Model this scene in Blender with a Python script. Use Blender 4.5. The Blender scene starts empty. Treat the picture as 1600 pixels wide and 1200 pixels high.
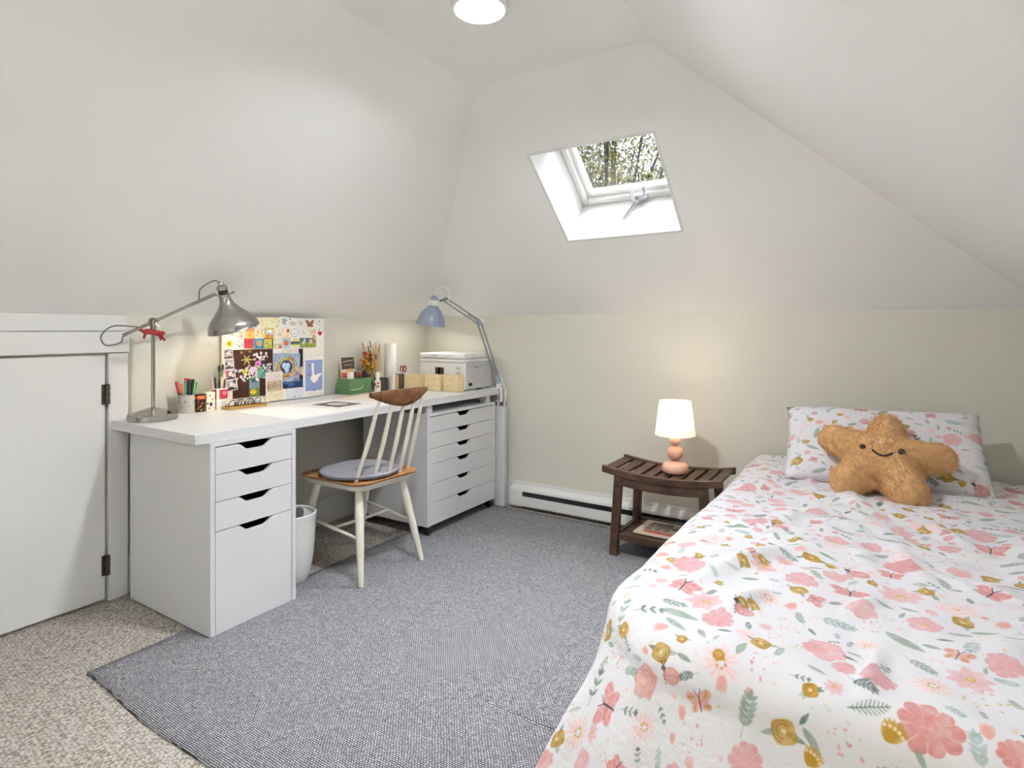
import bpy, math, random
import numpy as np
from mathutils import Vector, Matrix, Euler
PI = math.pi
rnd = random.Random(7)
SC = bpy.context.scene
COL = SC.collection

# ------------------------------------------------------------------ camera, sky, sun, exposure
cd = bpy.data.cameras.new('camera'); cam = bpy.data.objects.new('camera', cd); COL.objects.link(cam)
cam.location = (0, 0, 1.11); cam.rotation_euler = (PI/2, 0, math.radians(32.41))
cd.sensor_width = 36; cd.lens = 910/1600*36; cd.shift_y = -85.75/1600; cd.clip_start = .02
SC.camera = cam
SC.view_settings.view_transform = 'Standard'; SC.view_settings.look = 'None'
SC.view_settings.gamma = 1; SC.view_settings.exposure = 1.37
SC.view_settings.use_curve_mapping = False
W = bpy.data.worlds.new('overcast_sky'); SC.world = W; W.use_nodes = True
wn = W.node_tree.nodes; wl = W.node_tree.links
bg = wn['Background']; bg.inputs['Color'].default_value = (.79, .885, 1, 1); bg.inputs['Strength'].default_value = 5.6
sd = bpy.data.lights.new('hazy_sun', 'SUN'); sun = bpy.data.objects.new('hazy_sun', sd); COL.objects.link(sun)
sd.energy = 84.0; sd.angle = math.radians(50); sd.color = (.95, .985, 1)
sun.rotation_euler = Vector((-.18, -.34, -.92)).to_track_quat('-Z', 'Y').to_euler()
CEIL_E = 245.0      # ceiling lamp strength
DESK_W = .9       # steel desk lamp bulb power
BULB_W = .65       # table lamp bulb power

# ------------------------------------------------------------------ colours and materials
def lin(c):
    return tuple(((x/255)/12.92 if x/255 <= .04045 else ((x/255+.055)/1.055)**2.4) for x in c)
MATS = {}
def mat(name, rgb, rough=.5, metal=0, var=0, vscale=30, bump=0, bscale=200, sheen=0, spec=.5, trans=0, stretch=None):
    if name in MATS: return MATS[name]
    m = bpy.data.materials.new(name); m.use_nodes = True; nt = m.node_tree; N = nt.nodes; L = nt.links
    b = N['Principled BSDF']; c = lin(rgb)+(1,)
    b.inputs['Base Color'].default_value = c; b.inputs['Roughness'].default_value = rough
    b.inputs['Metallic'].default_value = metal; b.inputs['Specular IOR Level'].default_value = spec
    if sheen: b.inputs['Sheen Weight'].default_value = sheen; b.inputs['Sheen Roughness'].default_value = .6
    if trans: b.inputs['Transmission Weight'].default_value = trans
    if var or bump:
        tc = N.new('ShaderNodeTexCoord'); mp = N.new('ShaderNodeMapping'); L.new(tc.outputs['Object'], mp.inputs['Vector'])
        if stretch: mp.inputs['Scale'].default_value = stretch
    if var:
        n = N.new('ShaderNodeTexNoise'); n.inputs['Scale'].default_value = vscale; n.inputs['Detail'].default_value = 4
        L.new(mp.outputs[0], n.inputs['Vector'])
        r = N.new('ShaderNodeValToRGB'); r.color_ramp.elements[0].position = .3; r.color_ramp.elements[1].position = .7
        r.color_ramp.elements[0].color = tuple(max(0, x*(1-var)) for x in c[:3])+(1,)
        r.color_ramp.elements[1].color = tuple(min(1, x*(1+var)) for x in c[:3])+(1,)
        L.new(n.outputs['Fac'], r.inputs['Fac']); L.new(r.outputs['Color'], b.inputs['Base Color'])
    if bump:
        n2 = N.new('ShaderNodeTexNoise'); n2.inputs['Scale'].default_value = bscale; n2.inputs['Detail'].default_value = 3
        L.new(mp.outputs[0], n2.inputs['Vector'])
        bp = N.new('ShaderNodeBump'); bp.inputs['Strength'].default_value = bump; bp.inputs['Distance'].default_value = .004
        L.new(n2.outputs['Fac'], bp.inputs['Height']); L.new(bp.outputs['Normal'], b.inputs['Normal'])
    if name == 'brushed_steel':
        b.inputs['Anisotropic'].default_value = .65; tg = N.new('ShaderNodeTangent'); tg.direction_type = 'RADIAL'; tg.axis = 'Z'; L.new(tg.outputs[0], b.inputs['Tangent'])
    MATS[name] = m; return m
def emis(name, rgb, s):
    m = bpy.data.materials.new(name); m.use_nodes = True; N = m.node_tree.nodes
    b = N['Principled BSDF']; b.inputs['Base Color'].default_value = lin(rgb)+(1,)
    b.inputs['Emission Color'].default_value = lin(rgb)+(1,); b.inputs['Emission Strength'].default_value = s
    return m
def wood(name, c1, c2, scale=(60, 60, 3), rough=.4):
    m = bpy.data.materials.new(name); m.use_nodes = True; N = m.node_tree.nodes; L = m.node_tree.links; b = N['Principled BSDF']
    tc = N.new('ShaderNodeTexCoord'); mp = N.new('ShaderNodeMapping'); mp.inputs['Scale'].default_value = scale
    n = N.new('ShaderNodeTexNoise'); n.inputs['Scale'].default_value = 1; n.inputs['Detail'].default_value = 6; n.inputs['Distortion'].default_value = .8
    r = N.new('ShaderNodeValToRGB'); r.color_ramp.elements[0].position = .35; r.color_ramp.elements[1].position = .68
    r.color_ramp.elements[0].color = lin(c1)+(1,); r.color_ramp.elements[1].color = lin(c2)+(1,)
    L.new(tc.outputs['Object'], mp.inputs[0]); L.new(mp.outputs[0], n.inputs['Vector']); L.new(n.outputs['Fac'], r.inputs['Fac'])
    L.new(r.outputs['Color'], b.inputs['Base Color']); b.inputs['Roughness'].default_value = rough
    bp = N.new('ShaderNodeBump'); bp.inputs['Strength'].default_value = .08; bp.inputs['Distance'].default_value = .003
    L.new(n.outputs['Fac'], bp.inputs['Height']); L.new(bp.outputs['Normal'], b.inputs['Normal'])
    return m

M_WALL = mat('wall_paint', (219, 216, 204), .55, var=.015, vscale=3, bump=.05, bscale=350)
M_SLOPE = mat('ceiling_paint', (246, 246, 245), .42, var=.012, vscale=2, bump=.04, bscale=350)
M_TRIM = mat('trim_paint', (228, 227, 225), .35, var=.01, vscale=4)
M_WHITE = mat('white_laminate', (216, 216, 217), .38, var=.008, vscale=6)
M_WGLOSS = mat('white_gloss', (243, 243, 241), .25)
M_DARK = mat('dark_inside', (40, 38, 36), .7)
M_BLACK = mat('black_plastic', (28, 27, 27), .45)
M_STEEL = mat('brushed_steel', (164, 161, 157), .24, 1, var=.10, vscale=3, stretch=(4, 4, 60))
M_CHROME = mat('chrome', (215, 218, 222), .14, 1)
M_BLUE = mat('blue_grey_lacquer', (152, 165, 186), .25)
M_GREYARM = mat('grey_arm', (136, 140, 146), .35, .3)
M_CREAM = mat('cream_paint', (226, 220, 206), .4, var=.05, vscale=18)
M_TEAK = wood('teak', (74, 44, 24), (128, 82, 46), (8, 40, 40))
M_SEATW = wood('seat_wood', (150, 98, 52), (190, 136, 84), (8, 40, 40))
M_BENCH = wood('dark_bench_wood', (58, 38, 28), (92, 64, 48), (14, 14, 14))
M_PALEW = wood('pale_plywood', (226, 202, 150), (240, 220, 178), (18, 18, 40))
M_PAPER = mat('paper', (238, 234, 226), .7)
M_PLASTICW = mat('printer_white', (235, 233, 229), .4)
M_PLASTICG = mat('printer_grey', (196, 196, 196), .45)
M_CABLEW = mat('white_cable', (242, 240, 234), .5)
M_CABLEG = mat('grey_cable', (110, 108, 104), .5)

# ------------------------------------------------------------------ mesh builder
class MB:
    def __init__(s): s.v = []; s.f = []; s.uv = []; s.T = Matrix.Identity(4)
    def add(s, vs, fs, uvs=None):
        o = len(s.v)
        s.v += [tuple(s.T @ Vector(p)) for p in vs]
        s.f += [tuple(i+o for i in f) for f in fs]
        s.uv += uvs if uvs else [None]*len(fs)
        return s
    def box(s, a, b, rot=None, piv=None):
        x0, y0, z0 = a; x1, y1, z1 = b
        vs = [(x0,y0,z0),(x1,y0,z0),(x1,y1,z0),(x0,y1,z0),(x0,y0,z1),(x1,y0,z1),(x1,y1,z1),(x0,y1,z1)]
        if rot is not None:
            c = Vector(piv) if piv else Vector(((x0+x1)/2,(y0+y1)/2,(z0+z1)/2)); R = Euler(rot).to_matrix()
            vs = [tuple(c+R@(Vector(p)-c)) for p in vs]
        return s.add(vs, [(0,3,2,1),(4,5,6,7),(0,1,5,4),(1,2,6,5),(2,3,7,6),(3,0,4,7)])
    def cbox(s, c, d, rot=None):
        return s.box((c[0]-d[0]/2,c[1]-d[1]/2,c[2]-d[2]/2),(c[0]+d[0]/2,c[1]+d[1]/2,c[2]+d[2]/2),rot)
    def beam(s, p0, p1, w, h, up=(0,0,1)):
        p0 = Vector(p0); p1 = Vector(p1); d = (p1-p0).normalized(); u = Vector(up)
        a = d.cross(u).normalized(); b = a.cross(d)
        vs = []
        for p in (p0, p1):
            for i, j in ((-1,-1),(1,-1),(1,1),(-1,1)): vs.append(tuple(p+a*w/2*i+b*h/2*j))
        return s.add(vs, [(0,3,2,1),(4,5,6,7),(0,1,5,4),(1,2,6,5),(2,3,7,6),(3,0,4,7)])
    def tube(s, path, r, n=10, caps=True, closed=False):
        P = [Vector(p) for p in path]; k = len(P)
        R = r if isinstance(r, (list, tuple)) else [r]*k
        vs = []; prev = None
        for i in range(k):
            if closed: d = P[(i+1) % k]-P[i-1]
            else: d = P[min(i+1,k-1)]-P[max(i-1,0)]
            d.normalize()
            if prev is None:
                a = d.orthogonal().normalized()
            else:
                a = (prev-d*prev.dot(d)).normalized()
            prev = a; b = d.cross(a)
            for j in range(n):
                t = 2*PI*j/n; vs.append(tuple(P[i]+(a*math.cos(t)+b*math.sin(t))*R[i]))
        fs = []
        m = k if closed else k-1
        for i in range(m):
            i2 = (i+1) % k
            for j in range(n):
                j2 = (j+1) % n; fs.append((i*n+j, i*n+j2, i2*n+j2, i2*n+j))
        if caps and not closed: fs += [tuple(range(n))[::-1], tuple((k-1)*n+j for j in range(n))]
        return s.add(vs, fs)
    def cyl(s, p0, p1, r0, r1=None, n=20):
        return s.tube([p0, p1], [r0, r0 if r1 is None else r1], n)
    def lathe(s, prof, n=32, c=(0,0,0), axis=None, arc=2*PI):
        A = Vector(axis).normalized() if axis else Vector((0,0,1))
        q = Vector((0,0,1)).rotation_difference(A); C = Vector(c); vs = []; fs = []
        k = len(prof)
        for i, (r, z) in enumerate(prof):
            for j in range(n):
                t = arc*j/n; vs.append(tuple(C+q@Vector((r*math.cos(t), r*math.sin(t), z))))
        for i in range(k-1):
            for j in range(n):
                j2 = (j+1) % n; fs.append((i*n+j, i*n+j2, (i+1)*n+j2, (i+1)*n+j))
        if prof[0][0] > 1e-5: pass
        return s.add(vs, fs)
    def ball(s, c, r, n=20, m=12, T=None):
        rx, ry, rz = (r,r,r) if not isinstance(r, (tuple, list)) else r
        vs = [(c[0],c[1],c[2]-rz)]; fs = []
        for i in range(1, m):
            p = -PI/2+PI*i/m
            for j in range(n):
                t = 2*PI*j/n; vs.append((c[0]+rx*math.cos(p)*math.cos(t), c[1]+ry*math.cos(p)*math.sin(t), c[2]+rz*math.sin(p)))
        vs.append((c[0],c[1],c[2]+rz)); e = len(vs)-1
        for j in range(n):
            j2 = (j+1) % n
            fs.append((0, 1+j2, 1+j)); fs.append((e, 1+(m-2)*n+j, 1+(m-2)*n+j2))
            for i in range(m-2): fs.append((1+i*n+j, 1+i*n+j2, 1+(i+1)*n+j2, 1+(i+1)*n+j))
        return s.add(vs, fs)
    def prism(s, poly, fn0, fn1):
        """poly 2-D outline; fn0/fn1 map (a, b) to 3-D for the two ends"""
        n = len(poly); vs = [fn0(*p) for p in poly]+[fn1(*p) for p in poly]
        fs = [tuple(range(n))[::-1], tuple(range(n, 2*n))]+[(i, (i+1) % n, n+(i+1) % n, n+i) for i in range(n)]
        return s.add(vs, fs)
    def grid(s, nx, ny, fn, uvfn=None):
        vs = [fn(i/nx, j/ny) for j in range(ny+1) for i in range(nx+1)]; fs = []; uv = []
        for j in range(ny):
            for i in range(nx):
                a = j*(nx+1)+i; fs.append((a, a+1, a+nx+2, a+nx+1))
                if uvfn: uv.append([uvfn(*q) for q in ((i/nx,j/ny),((i+1)/nx,j/ny),((i+1)/nx,(j+1)/ny),(i/nx,(j+1)/ny))])
        return s.add(vs, fs, uv or None)
    def slab(s, vs, fs, off):
        """sheet of faces given a thickness along off"""
        n = len(vs); off = Vector(off)
        V2 = list(vs)+[tuple(Vector(p)+off) for p in vs]
        edges = {}
        for f in fs:
            for a, b in zip(f, f[1:]+f[:1]): edges[(a, b)] = 1
        F2 = [tuple(f) for f in fs]+[tuple(i+n for i in f[::-1]) for f in fs]
        for (a, b) in edges:
            if (b, a) not in edges: F2.append((b, a, a+n, b+n))
        return s.add(V2, F2)
    def build(s, name, m=None, parent=None, loc=(0,0,0), smooth=True, bevel=0, seg=2, angle=38, fix=True, rot=None):
        me = bpy.data.meshes.new(name); me.from_pydata(s.v, [], s.f); me.update()
        if any(u is not None for u in s.uv):
            l = me.uv_layers.new(name='UVMap'); buf = []
            for f, u in zip(s.f, s.uv): buf += [c for q in (u or [(0,0)]*len(f)) for c in q]
            l.data.foreach_set('uv', buf)
        if fix:
            import bmesh
            b = bmesh.new(); b.from_mesh(me); bmesh.ops.recalc_face_normals(b, faces=b.faces); b.to_mesh(me); b.free()
        if smooth:
            me.polygons.foreach_set('use_smooth', [True]*len(me.polygons)); me.set_sharp_from_angle(angle=math.radians(angle))
        if m: me.materials.append(m)
        o = bpy.data.objects.new(name, me); o.location = loc
        if rot: o.rotation_euler = rot
        COL.objects.link(o)
        if parent: o.parent = parent
        if bevel:
            bm = o.modifiers.new('edge', 'BEVEL'); bm.width = bevel; bm.segments = seg; bm.limit_method = 'ANGLE'; bm.angle_limit = math.radians(40)
        return o
def tag(o, label, cat, group=None, kind=None):
    o['label'] = label; o['category'] = cat
    if group: o['group'] = group
    if kind: o['kind'] = kind
    return o
def thing(name, label, cat, loc=(0,0,0), rz=0, group=None):
    o = bpy.data.objects.new(name, None); o.location = loc; o.rotation_euler = (0,0,rz); o.empty_display_size = .05; COL.objects.link(o)
    return tag(o, label, cat, group)
def struct(o): o['kind'] = 'structure'; return o
def B(*boxes):
    m = MB()
    for a, b in boxes: m.box(a, b)
    return m
def bez(pts, n=24):
    """smooth curve through points (Catmull-Rom)"""
    P = [Vector(p) for p in pts]; P = [P[0]*2-P[1]]+P+[P[-1]*2-P[-2]]; out = []
    for i in range(1, len(P)-2):
        for k in range(n):
            t = k/n; a, b, c, d = P[i-1:i+3]
            out.append(.5*((2*b)+(c-a)*t+(2*a-5*b+4*c-d)*t*t+(3*b-a-3*c+d)*t**3))
    out.append(P[-2]); return out

# ------------------------------------------------------------------ printed patterns (drawn in code)
class Canvas:
    def __init__(s, w, h, bgc): s.w = w; s.h = h; s.a = np.empty((h, w, 3), np.float32); s.a[:] = np.array(bgc, np.float32)/255; s.clip = (0, 0, w, h); s.wash = None
    def win(s, cx, cy, R):
        X0, Y0, X1, Y1 = s.clip
        x0 = max(X0, int(cx-R-2)); x1 = min(X1, int(cx+R+3)); y0 = max(Y0, int(cy-R-2)); y1 = min(Y1, int(cy+R+3))
        if x0 >= x1 or y0 >= y1: return None
        Y, X = np.mgrid[y0:y1, x0:x1]; return (slice(y0, y1), slice(x0, x1)), X-cx, Y-cy
    def blend(s, sl, m, c, a): 
        m = np.clip(m, 0, 1)*a
        if s.wash is not None: m = m*s.wash[sl]
        m = m[..., None]; s.a[sl] = s.a[sl]*(1-m)+np.array(c, np.float32)/255*m
    def polar(s, cx, cy, R, fn, c, a=1, rot=0, sq=1):
        w = s.win(cx, cy, R*1.15/min(1, sq) if sq < 1 else R*1.15)
        if not w: return
        sl, X, Y = w; X, Y = X*math.cos(rot)+Y*math.sin(rot), (-X*math.sin(rot)+Y*math.cos(rot))/sq
        r = np.hypot(X, Y); t = np.arctan2(Y, X); s.blend(sl, (R*fn(t)-r)*1.0+.5, c, a)
    def ell(s, cx, cy, rx, ry, c, a=1, rot=0):
        w = s.win(cx, cy, max(rx, ry))
        if not w: return
        sl, X, Y = w; X, Y = X*math.cos(rot)+Y*math.sin(rot), -X*math.sin(rot)+Y*math.cos(rot)
        d = np.sqrt((X/rx)**2+(Y/ry)**2); s.blend(sl, (1-d)*min(rx, ry)+.5, c, a)
    def ring(s, cx, cy, rx, ry, wd, c, a=1, rot=0, t0=None, t1=None):
        w = s.win(cx, cy, max(rx, ry)+wd)
        if not w: return
        sl, X, Y = w; X, Y = X*math.cos(rot)+Y*math.sin(rot), -X*math.sin(rot)+Y*math.cos(rot)
        d = np.abs(np.sqrt((X/rx)**2+(Y/ry)**2)-1)*min(rx, ry); m = wd/2-d+.5
        if t0 is not None: m = np.where((np.arctan2(Y, X) > t0) & (np.arctan2(Y, X) < t1), m, 0)
        s.blend(sl, m, c, a)
    def leaf(s, x0, y0, x1, y1, wd, c, a=1):
        L = math.hypot(x1-x0, y1-y0)/2
        if L < 1: return
        rot = math.atan2(y1-y0, x1-x0); w = s.win((x0+x1)/2, (y0+y1)/2, L+wd)
        if not w: return
        sl, X, Y = w; X, Y = X*math.cos(rot)+Y*math.sin(rot), -X*math.sin(rot)+Y*math.cos(rot)
        u = np.clip(X/L, -1, 1); s.blend(sl, np.where(np.abs(X) <= L, wd/2*(1-u*u)**.8*(1-.25*u)-np.abs(Y)+.4, 0), c, a)
    def line(s, x0, y0, x1, y1, wd, c, a=1):
        L = math.hypot(x1-x0, y1-y0); w = s.win((x0+x1)/2, (y0+y1)/2, L/2+wd)
        if not w: return
        sl, X, Y = w; X = X+(x0+x1)/2-x0; Y = Y+(y0+y1)/2-y0; dx, dy = (x1-x0)/max(L, 1e-6), (y1-y0)/max(L, 1e-6)
        t = np.clip(X*dx+Y*dy, 0, L); d = np.hypot(X-t*dx, Y-t*dy); s.blend(sl, wd/2-d+.5, c, a)
    def rect(s, x0, y0, x1, y1, c, a=1):
        X0, Y0, X1, Y1 = s.clip; x0, x1 = max(X0, int(x0)), min(X1, int(x1)); y0, y1 = max(Y0, int(y0)), min(Y1, int(y1))
        if x0 < x1 and y0 < y1: s.a[y0:y1, x0:x1] = s.a[y0:y1, x0:x1]*(1-a)+np.array(c, np.float32)/255*a
    def image(s, name):
        im = bpy.data.images.new(name, s.w, s.h); buf = np.ones((s.h, s.w, 4), np.float32); buf[..., :3] = np.clip(s.a, 0, 1)
        im.pixels.foreach_set(buf.ravel()); im.pack(); return im
def print_mat(name, im, rough=.7, bump=0, bscale=90, sheen=0, weave=0):
    m = bpy.data.materials.new(name); m.use_nodes = True; N = m.node_tree.nodes; L = m.node_tree.links; b = N['Principled BSDF']
    t = N.new('ShaderNodeTexImage'); t.image = im; t.interpolation = 'Cubic'; L.new(t.outputs['Color'], b.inputs['Base Color'])
    b.inputs['Roughness'].default_value = rough; b.inputs['Specular IOR Level'].default_value = .3
    if sheen: b.inputs['Sheen Weight'].default_value = sheen
    if bump:
        tc = N.new('ShaderNodeTexCoord'); n = N.new('ShaderNodeTexNoise'); n.inputs['Scale'].default_value = bscale; n.inputs['Detail'].default_value = 5; n.inputs['Distortion'].default_value = 1.2
        L.new(tc.outputs['Object'], n.inputs['Vector']); bp = N.new('ShaderNodeBump'); bp.inputs['Strength'].default_value = bump; bp.inputs['Distance'].default_value = .01
        L.new(n.outputs['Fac'], bp.inputs['Height']); L.new(bp.outputs['Normal'], b.inputs['Normal'])
    return m
# ------------------------------------------------------------------ duvet shape (cloth coordinates u across, v along, metres)
DXL, DXR, DYF, DYH, DTOP, DRE, DRC = -.55, .545, 1.06, 3.06, .525, .08, .20
DU0, DU1, DV0, DV1 = -1.02, .60, .60, 3.08
RIDGES = [(-.42,1.25,-.18,1.75,.022,.030),(-.30,1.22,-.20,1.42,.017,.020),(.10,1.6,.02,2.05,.010,.03),(-.36,1.75,-.20,2.15,.010,.04),
          (.28,1.7,.36,2.3,.012,.04),(-.05,2.2,-.12,2.55,.010,.03),(-.44,2.2,-.36,2.7,.010,.05),(-.02,1.10,.0,1.3,.014,.012),
          (.12,1.3,.30,1.45,.008,.03),(-.22,1.9,-.02,2.1,.006,.03),(.2,2.1,.42,2.05,.007,.03),(-.48,1.5,-.3,1.62,.008,.025),(.34,1.25,.45,1.6,.01,.04)]
RIDGES += [(-0.03,2.1,0.03,2.19,0.0049,0.014),(0.31,2.15,0.46,2.34,0.0058,0.018),(-0.35,1.79,-0.37,1.9,0.0071,0.012),(0.19,1.64,0.09,1.81,0.0072,0.011),(-0.44,2.48,-0.24,2.75,0.0077,0.012),(-0.08,1.35,-0.0,1.5,0.0061,0.013),(0.2,1.22,0.19,1.42,0.0051,0.018),(-0.02,1.71,-0.06,1.81,0.0066,0.022),(0.48,2.11,0.65,2.31,0.0064,0.012),(-0.27,1.68,-0.25,1.9,0.0071,0.017),(-0.47,2.34,-0.35,2.43,0.0051,0.015),(0.27,1.3,0.31,1.53,0.0039,0.019),(-0.46,1.55,-0.38,1.63,0.0053,0.013),(-0.22,1.84,-0.27,2.17,0.0054,0.022),(-0.33,2.49,-0.17,2.72,0.0076,0.011),(-0.23,2.27,-0.2,2.45,0.0042,0.011),(-0.46,2.05,-0.68,2.09,0.0031,0.015),(0.29,2.36,0.43,2.56,0.0041,0.017),(-0.02,2.06,0.13,2.33,0.0038,0.014),(0.37,1.55,0.14,1.78,0.0056,0.019),(0.2,1.46,0.33,1.69,0.0065,0.012),(0.39,1.76,0.39,1.92,0.0052,0.022),(0.06,2.06,-0.12,2.27,0.0051,0.017),(0.4,2.29,0.61,2.42,0.0047,0.015),(0.24,1.97,0.12,2.26,0.007,0.021),(0.41,1.93,0.51,2.2,0.0049,0.012),(-0.15,1.6,-0.21,1.82,0.0061,0.012),(0.03,2.17,0.16,2.31,0.0042,0.015),(-0.18,2.14,-0.13,2.31,0.0065,0.019),(0.16,2.51,0.21,2.69,0.0031,0.016),(-0.06,1.41,0.04,1.54,0.0046,0.021),(-0.49,1.67,-0.37,1.79,0.004,0.016),(-0.28,2.48,-0.15,2.53,0.0053,0.018),(0.34,1.51,0.43,1.7,0.0073,0.02),(-0.27,1.93,-0.17,2.17,0.0063,0.022),(0.05,2.14,0.2,2.25,0.0067,0.015),(-0.0,1.67,0.08,1.81,0.0057,0.014),(-0.45,2.32,-0.43,2.48,0.0077,0.018),(-0.11,2.42,-0.1,2.55,0.0062,0.02),(0.11,2.29,0.23,2.44,0.0061,0.014),(-0.09,1.7,0.12,1.91,0.0038,0.013),(-0.25,2.56,-0.23,2.78,0.0033,0.02),(0.37,2.34,0.51,2.44,0.0037,0.021),(0.33,1.46,0.27,1.76,0.0031,0.014),(-0.49,1.4,-0.49,1.57,0.004,0.013),(-0.19,2.4,-0.25,2.64,0.0035,0.019)] # R2 =
def duvet_pos(U, V):
    ix, iy = DXL+DRE+DRC, DYF+DRE+DRC
    jx = DXR-.05
    dx = np.maximum(ix-U, 0); dy = np.maximum(iy-V, 0); dist = np.hypot(dx, dy)
    sd = dist-DRC; dn = np.maximum(dist, 1e-9)
    nx, ny = -dx/dn, -dy/dn
    bx, by = np.maximum(U, ix), np.maximum(V, iy)
    s = np.maximum(sd, 0); a = np.minimum(s/DRE, PI/2); s2 = np.maximum(s-DRE*PI/2, 0)
    foot = np.clip(dy/dn, 0, 1)
    cq = np.exp(-((foot-.72)/.25)**2); flare = .10+.20*foot+.34*cq
    k = np.minimum(sd, 0)+DRC
    X = np.where(sd > 0, bx+nx*DRC, bx+nx*k); Y = np.where(sd > 0, by+ny*DRC, by+ny*k)
    t = U*foot-V*(1-foot)
    wav = np.minimum(s2/.25, 1)*(.016*np.sin(2*PI*t/.27+1.0)+.008*np.sin(2*PI*t/.13))
    corner = np.clip(1-np.abs(foot-.7)/.4, 0, 1)*np.clip(s2/.15, 0, 1)
    out = DRE*np.sin(a)+flare*s2+wav+.015*corner
    drop = DRE*(1-np.cos(a))+s2*.97
    X = X+nx*out; Y = Y+ny*out
    r = np.maximum(U-jx, 0); X = np.where(U > jx, jx+.06*np.sin(np.minimum(r/.06, PI/2)), X); drop = drop+np.where(r > 0, .06*(1-np.cos(np.minimum(r/.06, PI/2)))+np.maximum(r-.094, 0), 0)
    z = DTOP-.030*np.clip((V-1.1)/1.9, 0, 1)
    top = np.clip(1-s/.10, 0, 1)
    puff = .014*np.sin(U*5.1+V*1.7)*np.sin(V*3.9-U*2.2+.7)+.006*np.sin(U*13+V*9)*np.sin(V*11-U*6)
    puff = puff+.0035*np.sin(U*37+4*np.sin(V*6))*np.sin(V*23+3*np.sin(U*9))+.004*np.sin(U*19-V*31+3*np.sin(V*5+U*3))*(.5+.5*np.sin(U*7+V*4))
    for (x0, y0, x1, y1, h, w) in RIDGES:
        L2 = (x1-x0)**2+(y1-y0)**2; q = np.clip(((U-x0)*(x1-x0)+(V-y0)*(y1-y0))/L2, 0, 1)
        d = np.hypot(U-x0-q*(x1-x0), V-y0-q*(y1-y0)); puff = puff+1.6*h*np.exp(-(d/w)**2)*np.sin(PI*np.clip(q, .06, .94))
    Z = z-drop+puff*(.35+.65*top)
    Z = np.maximum(Z, .03+.01*np.sin(t*20))
    return X, Y, Z
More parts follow.
